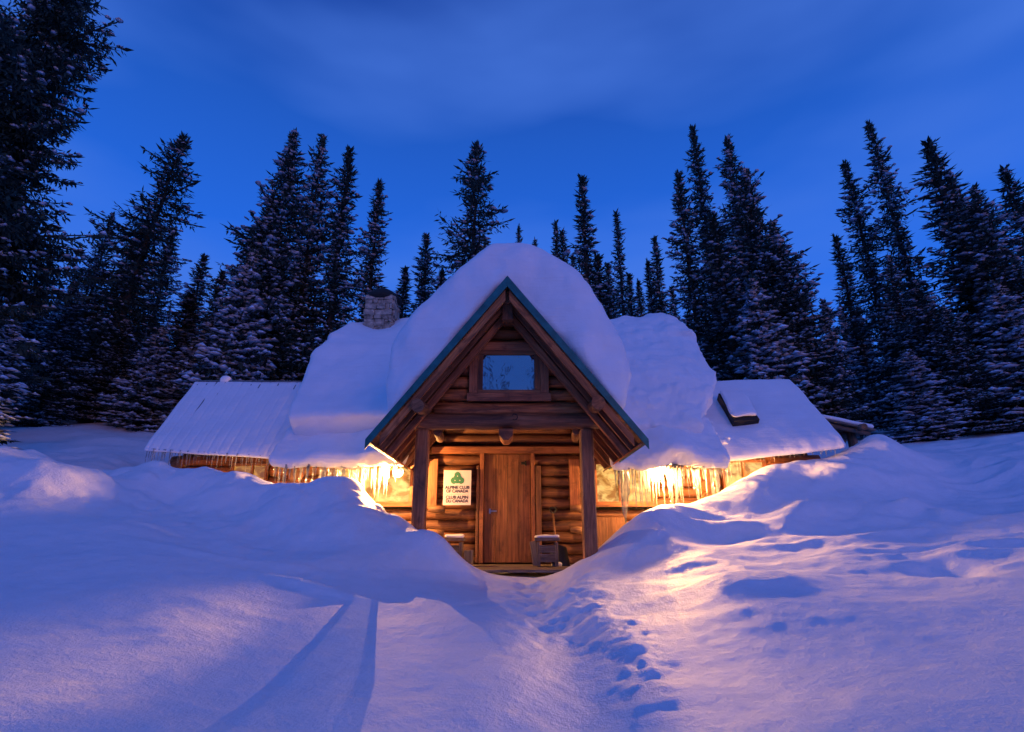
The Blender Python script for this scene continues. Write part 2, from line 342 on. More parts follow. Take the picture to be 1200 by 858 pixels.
bump(1035, 520, 11.2, .3, .5, .10)
bump(1070, 600, 9.0, .5, .18, .16, .3)
bump(1110, 615, 8.6, .25, .2, .12)
bump(418, 570, 9.3, .20, .25, .10)
bump(515, 640, 8.0, .38, .25, .09); bump(548, 660, 7.95, .14, .16, .07); bump(448, 596, 8.9, .14, .2, .07); bump(435, 588, 9.0, .10, .12, -.05); bump(470, 622, 8.4, .22, .2, .07); bump(505, 640, 8.0, .25, .18, .06); bump(445, 605, 8.7, .2, .2, -.06); bump(530, 648, 7.9, .15, .15, .05); bump(400, 612, 8.0, .35, .35, .07); bump(360, 600, 8.3, .4, .3, -.06)
bump(330, 640, 7.5, .5, .25, -.06); bump(480, 645, 7.9, .35, .25, .06)
bump(360, 690, 6.1, .8, .14, .07, -.12); bump(260, 672, 6.6, .9, .13, .06, .1)
bump(115, 575, 9.3, .7, .8, -.35); bump(40, 535, 8.2, .8, .7, .12); bump(175, 545, 9.8, .6, .4, .10)
def gz(x, y):
    x = np.asarray(x, float); y = np.asarray(y, float); sh = x.shape; X = x.ravel(); Y = y.ravel(); z = np.zeros(len(X))
    for i in range(0, len(X), 20000):
        d = np.hypot(X[i:i + 20000, None] - C[None, :, 0], Y[i:i + 20000, None] - C[None, :, 1])
        z[i:i + 20000] = _phi(d) @ _W[:_n] + _W[_n] + _W[_n + 1] * X[i:i + 20000] + _W[_n + 2] * Y[i:i + 20000]
    for cx, cy, a, b, h, rot in BUMPS: z += h * gauss(X, Y, cx, cy, a, b, rot)
    far = np.clip((np.hypot(X, Y - 5) - 12) / 15, 0, 1)
    wx = X + .6 * pn2(X, Y, .5); wy = Y + .6 * pn2(X, Y, .5, z=7)
    z += (.045 + .35 * far) * pn2(wx, wy, .55, z=2) + .035 * pn2(wx, wy, 1.3, 1.6, 3)
    # wind-drifted terraces on the right bank, softened lumps on the left one
    rb = 1 / (1 + np.exp(-(X - 1.6) * 4)) * 1 / (1 + np.exp(-(Y - 5.6) * 2)) * (1 - far)
    lb = 1 / (1 + np.exp((X + 1.6) * 4)) * 1 / (1 + np.exp(-(Y - 7.2) * 3)) * (1 - far)
    rd = 1 - np.abs(pn2(wx, wy, .9, 2.0, 5)) * 2.2
    z += rb * (.075 * (rd - .5) + .045 * np.abs(pn2(wx, wy, 2.6, 3.6, 9)))
    z += lb * (.17 * pn2(wx, wy, 1.5, 1.7, 12) + .10 * np.abs(pn2(wx, wy, 2.8, 2.8, 14)) + .022 * pn2(X, Y, 7, 7, 16))
    # churned edge of the trodden path
    pc = .58 + .07 * np.sin(Y * 1.7) + .10 * pn2(X * 0, Y, 1, 1.7, 15)
    edge = np.exp(-((X - pc - .25) / .24) ** 2) * np.clip((Y - 3.0) / 1, 0, 1) * np.clip((9.0 - Y) / 1.2, 0, 1)
    edge2 = np.exp(-((X - .3) / .40) ** 2) * np.clip((Y - 4.6) / 1, 0, 1) * np.clip((9.2 - Y) / .8, 0, 1)
    ch = .42 * np.tanh(3.2 * (pn2(X, Y, 3.4, 3.4, 21) + .35 * pn2(X, Y, 8, 8, 23))) + .5 * pn2(X, Y, 9, 9, 25) + .3 * pn2(X, Y, 19, 19, 27)
    z += edge * (.05 + .06 * ch) + edge2 * .07 * ch
    z -= .13 * np.exp(-((X - .35 - .06 * np.sin(Y * 1.7)) / .38) ** 2) * np.clip((9.2 - Y) / 1.2, 0, 1) * np.clip((Y + 1) / 2, 0, 1)
    near = 1 - np.clip((np.hypot(X, Y - 5) - 9) / 6, 0, 1)
    z += near * (.010 * pn2(X, Y, 6, 6, 31) + .006 * pn2(X, Y, 17, 17, 33))
    return z.reshape(sh)
def axis(lo, hi, dlo, dhi, step, grow):
    a = list(np.arange(dlo, dhi, step)); s = step; v = dhi
    while v < hi: a.append(v); s *= grow; v += s
    a.append(hi); s = step; v = dlo - step; b = []
    while v > lo: b.append(v); s *= grow; v -= s
    b.append(lo); return np.array(sorted(b + a))
gx = axis(-320, 320, -9.5, 9.5, .036, 1.045); gy = axis(-200, 420, 2.2, 11.6, .034, 1.05)
GX, GY = np.meshgrid(gx, gy)
flatfar = GZ = gz(GX, GY)
nx_, ny_ = len(gx), len(gy); idx = np.arange(nx_ * ny_).reshape(ny_, nx_)
Q = np.stack([idx[:-1, :-1], idx[:-1, 1:], idx[1:, 1:], idx[1:, :-1]], -1).reshape(-1, 4)
GZ = np.clip(GZ, -8, 60)
g = link('snow_ground', mesh_np('snow_ground', np.stack([GX, GY, GZ], -1).reshape(-1, 3), Q), mat=M_snow); tag(g, kind='structure')
def gh(x, y): return float(gz(np.array([x]), np.array([y]))[0])

# ---------------------------------------------------------------- cabin
cab = empty('log_cabin', (0, 10.9, SILL)); tag(cab, 'snow-buried log cabin with a steep porch gable, plank door and glowing windows', 'cabin')
XC = at(594.5, 515, 7.75).x * 1.0         # centre line of the porch
XC = -.07
YF, YP, YW = 7.75, 8.62, 10.95            # roof front, post plane, door wall
HW, ZE, ZA = 1.94, 1.30, 3.76             # half width at the eaves, eave height, apex height
SL = (ZA - ZE) / HW
def roofz(x): return ZA - SL * abs(x - XC)
nl = Vector((-SL, 0, 1)).normalized(); nr = Vector((SL, 0, 1)).normalized()
# --- walls
WX0, WX1 = -4.12, 3.70
SP = .205
door_x = (at(567, 600, 10.9).x, at(622, 600, 10.9).x); door_top = at(594, 532, 10.9).z
wl = (at(398, 560, 10.9).x, at(481, 560, 10.9).x); wr = (at(699, 560, 10.9).x, at(762, 560, 10.9).x)
wz0, wz1 = at(600, 588, 10.9).z, 1.34
def rows(mb, y, z0, z1, x_of, holes, r=.105, ext=0):
    z = z0; k = 0
    while z < z1:
        a, b = x_of(z)
        if b - a > .15:
            segs = [(a, b)]
            for h0, h1, hz0, hz1 in holes:
                if hz0 < z < hz1:
                    ns = []
                    for s0, s1 in segs:
                        if h1 <= s0 or h0 >= s1: ns.append((s0, s1)); continue
                        if h0 > s0 + .05: ns.append((s0, h0))
                        if h1 < s1 - .05: ns.append((h1, s1))
                    segs = ns
            for s0, s1 in segs:
                rr = r * random.uniform(.94, 1.04)
                mb.log((s0 - (ext if s0 == a else 0) * random.uniform(.6, 1.2), y + random.uniform(-.012, .012), z), (s1 + (ext if s1 == b else 0) * random.uniform(.6, 1.2), y + random.uniform(-.012, .012), z), rr, rr * random.uniform(.95, 1.05))
        z += SP; k += 1
HOLES = [(door_x[0] - .08, door_x[1] + .08, -2, door_top + .03), (wl[0] - .05, wl[1] + .05, wz0 - .04, wz1 + .05), (wr[0] - .05, wr[1] + .05, wz0 - .04, wz1 + .05)]
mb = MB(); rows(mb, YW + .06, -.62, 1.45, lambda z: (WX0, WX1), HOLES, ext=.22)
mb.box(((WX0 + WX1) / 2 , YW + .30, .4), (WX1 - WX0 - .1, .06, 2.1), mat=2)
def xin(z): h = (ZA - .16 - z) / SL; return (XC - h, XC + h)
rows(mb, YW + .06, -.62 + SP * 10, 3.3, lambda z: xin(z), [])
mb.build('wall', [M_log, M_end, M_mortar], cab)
mb = MB()
for sx in (WX0, WX1):
    z = -.62 + SP / 2
    while z < 1.5: mb.log((sx, YW - .16 * random.uniform(.7, 1.2), z), (sx, 16.3, z), .112); z += SP
    mb.prism([(sx, 11.0, 1.4), (sx, 16.3, 1.4), (sx, 13.4, 4.5)], (.08 if sx < 0 else -.08, 0, 0))
mb.box(((WX0 + WX1) / 2, 16.3, .4), (WX1 - WX0, .2, 2.3))
mb.build('side_wall', [M_logd, M_end], cab)
# gable logs above the beam (post plane)
mb = MB(); gw = (at(551, 403, 8.5).x, at(642, 403, 8.5).x, at(600, 470, 8.5).z, at(600, 402, 8.5).z)
random.seed(21)
rows(mb, YP, 1.93, 3.45, lambda z: ((XC - (ZA - .20 - z) / SL), (XC + (ZA - .20 - z) / SL)), [(gw[0] + .06, gw[1] - .06, gw[2] + .05, gw[3] - .03)], r=.097)
mb.box((XC, YP + .1, 2.15), (1.9, .03, .55), mat=2); mb.box((XC - .75, YP + .1, 2.2), (.3, .03, .8), mat=2); mb.box((XC + .75, YP + .1, 2.2), (.3, .03, .8), mat=2); mb.box((XC, YP + .12, 3.05), (.7, .03, .25), mat=2)
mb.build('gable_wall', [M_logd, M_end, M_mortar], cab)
mb = MB(); mb.log((at(478, 498, 8.4).x, YP - .06, 1.70), (at(707, 497, 8.4).x, YP - .06, 1.71), .13, .115, seg=14); mb.build('cross_beam', [M_log, M_end], cab)
mb = MB(); mb.log((at(515, 482, 8.4).x - .1, YP - .02, 1.88), (at(688, 482, 8.4).x + .05, YP - .02, 1.88), .10, .10); mb.build('tie_beam', [M_logd, M_end], cab)
# posts
for px, zb in ((493.5, -.62), (688.5, -.7)):
    x = at(px, 560, YP).x; mb = MB(); mb.box((x, YP - .02, (1.60 + zb) / 2), (.205, .20, 1.60 - zb), jit=.006); mb.build('post', M_post, cab, bevel=.045)
# log purlins with round ends, ridge log, centre joist
for px, py in ((489, 475), (702, 472)):
    p = at(px, py, 7.68); mb = MB(); mb.log((p.x, 7.68, p.z), (p.x + (.05 if px > 600 else -.05), 8.9, p.z + .16), .098, .11, seg=16); mb.build('purlin', [M_log, M_logd if px > 600 else M_end], cab)
mb = MB(); mb.log((XC, 7.93, ZA - .24), (XC, 10.9, ZA - .24), .095, seg=14); mb.box((XC, 8.05, ZA - .42), (.15, .12, .36), jit=.01); mb.build('ridge_log', [M_log, M_end], cab)
mb = MB(); x = at(593, 510, 8.5).x
mb.prism([(x - .11, 8.42, 1.57), (x - .10, 8.42, 1.47), (x - .04, 8.42, 1.40), (x + .04, 8.42, 1.40), (x + .10, 8.42, 1.47), (x + .11, 8.42, 1.57)], (0, .5, 0)); mb.build('joist', [M_logd], cab)
for sx in (-1, 1):
    mb = MB(); x = XC + sx * 1.08; mb.log((x * 1.0, 8.66, 1.585), (x * 1.04, 9.35, 1.57), .07); mb.build('side_plate', [M_log, M_end], cab)
# iron hook on the tie beam
mb = MB(); p = at(603, 489, 8.4); ring = [(p.x + .045 * math.cos(a), p.y - .02, p.z + .045 * math.sin(a)) for a in np.linspace(-2.2, 2.6, 12)]
mb.tube(ring, [.008] * 12, 6); mb.build('hook', M_black, cab)
# --- porch roof
mb = MB()
for s, nn in ((-1, nl), (1, nr)):
    for k in range(9):                      # sheathing boards run along the slope's length
        a0 = k / 9; a1 = (k + 1) / 9 - .006
        p = lambda a, y: Vector((XC + s * HW * a, y, ZA - (ZA - ZE) * a)) - nn * .045
        j = random.uniform(-.004, .004)
        P = [p(a0, YF + .05), p(a1, YF + .05), p(a1, 12.5), p(a0, 12.5)]
        mb.hexa([q - nn * (.02 + j) for q in P] + [q for q in P], along=(0, 1, 0))
roof = mb.build('roof', M_board, cab)
mb = MB()
for s, nn in ((-1, nl), (1, nr)):
    e0 = Vector((XC, YF, ZA)); e1 = Vector((XC + s * (HW + .03), YF, ZA - SL * (HW + .03)))
    if s == 1: e0 = e0 - Vector((.0, 0, 0))
    P = [e0 - nn * .04, e1 - nn * .04, e1 - nn * .04 + Vector((0, 5.2, 0)), e0 - nn * .04 + Vector((0, 5.2, 0))]
    mb.hexa(P + [q + nn * .035 for q in P], along=(0, 1, 0))
mb.build('metal_sheet', M_teal, roof)
for s, nn in ((-1, nl), (1, nr)):
    sl = Vector((s, 0, -SL)).normalized(); Lr = math.hypot(HW, ZA - ZE) + .03
    mb = MB(); a = Vector((XC, YF - .012, ZA + .02)); b = a + sl * Lr; dz = Vector((0, 0, -.175)); 
    mb.hexa([a + dz, b + dz * .80 , b + dz * .80 + Vector((0, .03, 0)), a + dz + Vector((0, .03, 0)), a, b, b + Vector((0, .03, 0)), a + Vector((0, .03, 0))], along=sl)
    mb.build('fascia', M_teal, roof, bevel=.004)
    mb = MB(); a = Vector((XC + s * .03, YF + .03, ZA - .20)); b = a + sl * (Lr - .36)
    mb.hexa([a - Vector((0, 0, .17)), b - Vector((0, 0, .15)), b - Vector((0, -.04, .15)), a - Vector((0, -.04, .17)), a, b, b + Vector((0, .04, 0)), a + Vector((0, .04, 0))], along=sl)
    mb.build('barge_board', M_logd, roof)
    for y in (8.12, 8.50, 9.0, 9.5, 10.0, 10.45):
        mb = MB(); a = Vector((XC, y, ZA)) - nn * .13 + sl * .12; b = a + sl * (Lr - .17)
        mb.bar(a, b, .055, .13, up=nn); mb.build('rafter', M_log, roof)
    mb = MB(); a = Vector((XC, 8.30, ZA)) - nn * .235 + sl * .20; b = a + sl * (Lr - .25)
    mb.bar(a, b, .10, .09, up=nn); mb.build('fly_rafter', M_trim, roof)
    mb = MB(); p = Vector((XC + s * HW, 0, ZE)) - nn * .09; mb.bar((p.x, YF + .04, p.z), (p.x, 10.9, p.z), .02, .13, up=nn); mb.build('eave_board', M_trim, roof)
# --- main roof
MY0, MZ0, MY1, MZ1 = 10.10, 1.33, 13.4, 4.6
ms = (MZ1 - MZ0) / (MY1 - MY0)
def mz(y): return MZ0 + ms * (y - MY0)
yv = MY0 + (ZA - MZ0) / ms
mb = MB()
MX0, MX1 = -4.22, 3.78
for s, xe in ((-1, MX0), (1, MX1)):
    xv = XC + s * (ZA - MZ0) / SL
    poly = [(xe, MY0, MZ0), (xv, MY0, MZ0), (XC, yv, ZA), (XC, MY1, MZ1), (xe, MY1, MZ1)]
    if s == 1: poly = poly[::-1]
    mb.prism(poly, (0, .04, -.05))
mb.prism([(MX0, MY1, MZ1), (MX1, MY1, MZ1), (MX1, 16.8, MZ0), (MX0, 16.8, MZ0)], (0, -.04, -.05))
mb.build('main_roof', M_metal, cab)
for x0, x1 in ((MX0, XC - 1.95), (XC + 1.95, MX1)):
    mb = MB(); mb.box(((x0 + x1) / 2, MY0 + .03, MZ0 - .11), (x1 - x0, .03, .13)); mb.build('fascia', M_logd, cab)
# --- wings
def wing(x_in, eave_in, eave_out, ridge_in, ridge_out, seams, wins, sname):
    """points are (px, py, Y)"""
    ei, eo, ri, ro = [at(*p) for p in (eave_in, eave_out, ridge_in, ridge_out)]
    ei.x = x_in; ri.x = x_in
    s = 1 if x_in > 0 else -1
    mb = MB(); P = [ei, eo, ro, ri]
    if s < 0: P = P[::-1]
    mb.prism(P, (0, .03, -.05))
    bo = Vector((eo.x, 2 * ro.y - eo.y, eo.z)); bi = Vector((ei.x, 2 * ro.y - ei.y, ei.z)); P = [ri, ro, bo, bi]
    if s < 0: P = P[::-1]
    mb.prism(P, (0, -.03, -.05))
    r = mb.build('wing_roof', M_metal, cab)
    wy = ei.y + .55; xo = eo.x - s * .35; ztop = min(ei.z, eo.z) + .0
    lo, hi = (xo, x_in) if s < 0 else (x_in, xo)
    mb = MB(); z = -.2
    holes = []
    for (a, b, zb, zt) in wins: holes.append((a - .06, b + .06, zb - .05, zt + .05))
    rows(mb, wy, -.2, ztop + .1, lambda z: (lo, hi), holes, r=.105, ext=.12)
    mb.box(((lo + hi) / 2, wy + .2, .6), (hi - lo - .1, .05, 2.0), mat=2)
    z = -.1
    while z < ztop: mb.log((xo, wy - .1, z), (xo, bo.y - .5, z), .105); z += SP
    mb.prism([(xo, wy, ztop), (xo, bo.y - .5, ztop), (xo, ro.y, ro.z - .1)], (-.05 * s, 0, 0))
    mb.box(((lo + hi) / 2, bo.y - .55, .6), (hi - lo - .1, .2, 2.0))
    mb.build('wing_wall', [M_logd, M_end, M_mortar], cab)
    return ei, eo, ri, ro, wy
def window(x0, x1, z0, z1, y, pane, frame=.06, bars=(), sill=True, fm=None, name='window', depth=.10, mold=False, panel=None):
    fm = fm or M_trim
    mb = MB(); w_ = frame; yc = y
    mb.box(((x0 + x1) / 2, yc, z1 + w_ / 2), (x1 - x0 + 2 * w_, depth, w_)); mb.box(((x0 + x1) / 2, yc, z0 - w_ / 2), (x1 - x0 + 2 * w_, depth, w_))
    mb.box((x0 - w_ / 2, yc, (z0 + z1) / 2), (w_, depth, z1 - z0)); mb.box((x1 + w_ / 2, yc, (z0 + z1) / 2), (w_, depth, z1 - z0))
    for t in bars: mb.box((x0 + (x1 - x0) * t, yc, (z0 + z1) / 2), (.04, depth * .7, z1 - z0 - .001))
    f = mb.build(name, fm, cab, bevel=.004)
    mb = MB(); mb.box(((x0 + x1) / 2, yc + .03, (z0 + z1) / 2), (x1 - x0 + .01, .012, z1 - z0 + .01)); mb.build('pane', pane, f)
    if sill: mb = MB(); mb.box(((x0 + x1) / 2, yc - depth / 2 - .03, z0 - w_ - .018), (x1 - x0 + 2 * w_ + .08, .12, .035)); mb.build('sill', fm, f)
    return f
window(wl[0], wl[1], wz0, wz1, YW - .04, M_pane, bars=(.5,))
window(wr[0], wr[1], wz0, wz1, YW - .04, M_pane, bars=(.42,))
lw = (at(279, 550, 11.25).x, at(316, 550, 11.25).x, .75, at(300, 547, 11.25).z)
rw = (at(844, 550, 11.25).x, at(890, 550, 11.25).x, .7, at(860, 543, 11.25).z)
LWING = wing(-3.95, (322, 535, 10.65), (172, 524, 10.65), (356, 450, 12.35), (230, 449, 12.35), True, [lw], 'l')
RWING = wing(3.55, (842, 539, 10.65), (988, 521.5, 10.65), (838, 450, 12.35), (925, 448.5, 12.35), False, [rw], 'r')
window(*lw, LWING[4] - .12, M_pane2, bars=(.58,), frame=.04); window(*rw, RWING[4] - .12, M_pane, bars=(.5,), frame=.05)
# --- gable window: wide board casing, inner frame, dark reflecting pane
x0, x1 = gw[0], gw[1]; z0, z1 = gw[2], gw[3]; y = 8.47
mb = MB()
b = .13
mb.hexa([(x0, y - .02, z0 + .12), (x0 + b, y - .02, z0 + .12), (x0 + b, y + .02, z0 + .12), (x0, y + .02, z0 + .12), (x0, y - .02, z1 - .14), (x0 + b, y - .02, z1 - .002), (x0 + b, y + .02, z1 - .002), (x0, y + .02, z1 - .14)])
mb.hexa([(x1 - b, y - .02, z0 + .12), (x1, y - .02, z0 + .12), (x1, y + .02, z0 + .12), (x1 - b, y + .02, z0 + .12), (x1 - b, y - .02, z1 - .002), (x1, y - .02, z1 - .10), (x1, y + .02, z1 - .10), (x1 - b, y + .02, z1 - .002)])
mb.box(((x0 + x1) / 2, y, z1 - .072), (x1 - x0 - 2 * b - .004, .044, .135)); mb.box(((x0 + x1) / 2, y, z0 + .055), (x1 - x0 + .06, .048, .125))
gwin = mb.build('gable_window', M_trim, cab, bevel=.004)
gx0, gx1 = at(566, 430, 8.45).x, at(626, 430, 8.45).x; gz0, gz1 = at(600, 456.5, 8.45).z, at(600, 415.5, 8.45).z
mb = MB()
for c, d in ((((x0 + x1) / 2, gz1 + .045), (x1 - x0 - 2 * b, .09)), (((x0 + x1) / 2, gz0 - .04), (x1 - x0 - 2 * b, .08))): mb.box((c[0], y + .0, c[1]), (d[0] - .005, .03, d[1] - .004))
for xa, xb in ((x0 + b, gx0), (gx1, x1 - b)): mb.box(((xa + xb) / 2, y, (gz0 + gz1) / 2), (xb - xa - .004, .031, gz1 - gz0 - .002))
mb.build('frame', M_door, gwin, bevel=.003)
mb = MB(); mb.box(((gx0 + gx1) / 2, y + .02, (gz0 + gz1) / 2), (gx1 - gx0 + .04, .01, gz1 - gz0 + .04)); mb.build('pane', M_glass, gwin)
# --- door
mb = MB(); dw = door_x[1] - door_x[0]; nb = 4
for i in range(nb):
    mb.box((door_x[0] + dw * (i + .5) / nb, YW - .03, (SILL + door_top) / 2), (dw / nb - .006, .05, door_top - SILL - .02))
door = mb.build('door', M_door, cab, bevel=.004)
mb = MB(); p = at(574, 599, YW - .07); mb.bar(p, p + Vector((.13, 0, 0)), .02, .02); mb.box(p + Vector((.0, .02, 0)), (.03, .03, .09)); mb.build('handle', simple('handle_steel', (.5, .48, .45), .3, .9), door)
mb = MB(); p = at(614, 543, YW - .07); mb.box(p, (.10, .03, .05)); mb.box(p + Vector((.03, -.01, 0)), (.03, .04, .09)); mb.build('latch', M_black, door)
mb = MB()
for x in (door_x[0] - .045, door_x[1] + .045): mb.box((x, YW - .07, (SILL + door_top) / 2), (.075, .12, door_top - SILL))
mb.box(((door_x[0] + door_x[1]) / 2, YW - .085, door_top + .065), (2.9, .13, .125)); mb.build('door_frame', M_trim, cab, bevel=.006)
for x, wd_ in ((door_x[1] + .145, .10), (door_x[0] - .12, .05)): mb = MB(); mb.box((x, YW - .10, .43), (wd_, .08, 1.75)); mb.build('side_trim', M_log, cab, bevel=.008)
for px in (507, 673):
    x = at(px, 560, YW - .1).x; mb = MB(); mb.box((x, YW - .10, at(px, 570, 10.9).z + .05), (.19, .09, .92)); mb.build('wall_post', M_trim, cab, bevel=.01)
for px, py, l2 in ((511, 597, .30), (510, 624, .30), (675, 596, .20), (676, 621, .22)):
    p = at(px, py, 10.7); mb = MB(); mb.log((p.x - l2 / 2, 10.72, p.z + .01), (p.x + l2 / 2, 10.72, p.z - .01), .055, .07, wob=.12); mb.build('log_stub', [M_end, M_end], cab)
# plywood skirt right of the porch
pw = at(714, 628, 10.72); mb = MB(); mb.box((pw.x, 10.75, -.05), (.62, .02, .80)); mb.build('skirt_panel', M_board, cab)
# porch deck
mb = MB()
for k in range(10): mb.box((XC, 9.15 + k * .182, SILL - .04), (2.6, .174, .04))
mb.build('porch_deck', M_grey, cab, bevel=.004)
# --- chimney
chx = at(448, 360, 12.95).x; cyy = 12.95; cw_ = .33; cz0 = 3.7; cz1 = at(447, 349, 12.6).z
mb = MB(); mb.box((chx, cyy, (cz0 + cz1) / 2), (2 * cw_ - .04, 2 * cw_ - .04, cz1 - cz0), mat=1)
z = cz0; random.seed(5)
while z < cz1 - .03:
    h = random.uniform(.07, .16)
    for side in range(4):
        a = -cw_
        while a < cw_ - .02:
            wd = min(random.uniform(.10, .30), cw_ - a); c = (a + wd / 2); pr = random.uniform(-.015, .02)
            pr *= 1.4; pos = {0: (chx + c, cyy - cw_ - pr, z + h / 2), 1: (chx + cw_ + pr, cyy + c, z + h / 2), 2: (chx + c, cyy + cw_ + pr, z + h / 2), 3: (chx - cw_ - pr, cyy + c, z + h / 2)}[side]
            d = (wd - .012, .06, h - .012) if side in (0, 2) else (.06, wd - .012, h - .012)
            mb.box(pos, d, jit=.013); a += wd
    z += h
ch = mb.build('chimney', [M_stone, M_mortar], cab, bevel=.008)
mb = MB(); r0 = .42
prof = [(.40, -.02), (.47, .03), (.43, .12), (.30, .25), (.14, .34), (.02, .36)]
base = len(mb.v)
for (r_, h_) in prof:
    for k in range(14):
        t = 6.283 * k / 14; mb.v.append(Vector((chx + r_ * math.cos(t) * random.uniform(.95, 1.05), cyy + r_ * math.sin(t), cz1 + .02 + h_)))
for i in range(len(prof) - 1):
    for k in range(14): mb.face([i * 14 + k, i * 14 + (k + 1) % 14, (i + 1) * 14 + (k + 1) % 14, (i + 1) * 14 + k], [(0, 0)] * 4, 0, True)
mb.face(list(range(14))[::-1], [(0, 0)] * 14); mb.face([70 + k for k in range(14)], [(0, 0)] * 14)
mb.build('cap', M_black, ch)
# --- small roof hatch on the right wing
ei, eo, ri, ro, _ = RWING
ei2, eo2, ri2, ro2, _ = LWING
def on_wing(W, a, s, n=0):
    ei, eo, ri, ro = W[:4]; p = ei.lerp(eo, a).lerp(ri.lerp(ro, a), s); nn = (eo - ei).cross(ri - ei).normalized(); nn = nn if nn.z > 0 else -nn; return p + nn * n
def wing_hit(W, px, py, n=0):
    ei, eo, ri, ro = W[:4]; nn = (ro - ei).cross(ri - ei).normalized(); nn = nn if nn.z > 0 else -nn
    d = at(px, py, 10); t = (ei + nn * n).dot(nn) / d.dot(nn); return d * t, nn
pts = [wing_hit(RWING, *q)[0] for q in ((839, 473), (866, 473), (887, 504), (857, 506))]; nn = wing_hit(RWING, 850, 490)[1]
mb = MB(); mb.hexa([p - nn * .02 for p in (pts[3], pts[2], pts[1], pts[0])] + [p + nn * .27 for p in (pts[3], pts[2], pts[1], pts[0])]); hatch = mb.build('roof_hatch', M_black, cab, bevel=.01)

# ---------------------------------------------------------------- sheltered lean-to at the right end
p0 = at(1000, 520, 12.2)
shed = empty('lean_to_shelter', (p0.x, p0.y, gh(p0.x, p0.y))); tag(shed, 'small lean-to roof on a round post at the right end of the cabin', 'shelter')
mb = MB(); b0 = Vector((p0.x, 12.2, gh(p0.x, 12.2) - .3)); tp = at(997, 507, 12.2); mb.log(b0, (tp.x, 12.2, tp.z), .10, .09); mb.build('post', [M_grey, M_end], shed)
mb = MB(); mb.log((tp.x, 11.7, tp.z + .04), (tp.x, 14.0, tp.z + .06), .07); mb.build('beam', [M_grey, M_end], shed)
mb = MB(); A_ = at(962, 489, 11.8); B_ = at(1026, 503, 11.8)
P = [A_, B_, B_ + Vector((0, 2.6, 0)), A_ + Vector((0, 2.6, 0))]; 
for k in range(8):
    q0 = A_ + Vector((0, 2.6 * k / 8, 0)); q1 = B_ + Vector((0, 2.6 * k / 8, 0)); dy = Vector((0, 2.6 / 8 - .01, 0)); th = Vector((0, 0, -.035))
    mb.hexa([q0 + th, q1 + th, q1 + th + dy, q0 + th + dy, q0, q1, q1 + dy, q0 + dy])
mb.build('roof', M_grey, shed)
for k in range(2):
    mb = MB(); o_ = Vector((0, .12 + k * .9, -.09)); mb.log(A_ + o_, B_ + o_ - Vector((.08, 0, 0)), .055, .045); mb.build('rafter', [M_grey, M_end], shed)

# ---------------------------------------------------------------- roof snow
def rbox(hx, hy, hz, r, nx, ny, nz, fn, name, mat_, noise=((1.2, .05), (4, .012)), seed=0):
    ids = {}; V = []; Fc = []
    def vid(i, j, k):
        key = (i, j, k)
        if key not in ids: ids[key] = len(V); V.append((i / nx * 2 - 1, j / ny * 2 - 1, k / nz * 2 - 1))
        return ids[key]
    for i in range(nx):
        for j in range(ny):
            Fc.append((vid(i, j, nz), vid(i + 1, j, nz), vid(i + 1, j + 1, nz), vid(i, j + 1, nz))); Fc.append((vid(i, j, 0), vid(i, j + 1, 0), vid(i + 1, j + 1, 0), vid(i + 1, j, 0)))
    for i in range(nx):
        for k in range(nz):
            Fc.append((vid(i, 0, k), vid(i + 1, 0, k), vid(i + 1, 0, k + 1), vid(i, 0, k + 1))); Fc.append((vid(i, ny, k), vid(i, ny, k + 1), vid(i + 1, ny, k + 1), vid(i + 1, ny, k)))
    for j in range(ny):
        for k in range(nz):
            Fc.append((vid(0, j, k), vid(0, j, k + 1), vid(0, j + 1, k + 1), vid(0, j + 1, k))); Fc.append((vid(nx, j, k), vid(nx, j + 1, k), vid(nx, j + 1, k + 1), vid(nx, j, k + 1)))
    V = np.array(V); h = np.array([hx, hy, hz]); p = V * h; r = np.minimum(r, h * .999); inner = np.clip(p, -(h - r), h - r); d = (p - inner) / r
    ln = np.linalg.norm(d, axis=1); ln[ln < 1e-9] = 1; p = inner + d / ln[:, None] * r * np.minimum(ln, 1)[:, None]
    W = fn(p / h)                       # normalised -1..1 coordinates to world
    for f_, a_ in noise:
        W = W + a_ * np.stack([perlin(W * f_ + 11 + seed), perlin(W * f_ + 37 + seed), perlin(W * f_ + 71 + seed)], -1) * 1.6
    return link(name, mesh_np(name, W, Fc), mat=mat_)
def interp(x, xs, ys): return np.interp(x, xs, ys)
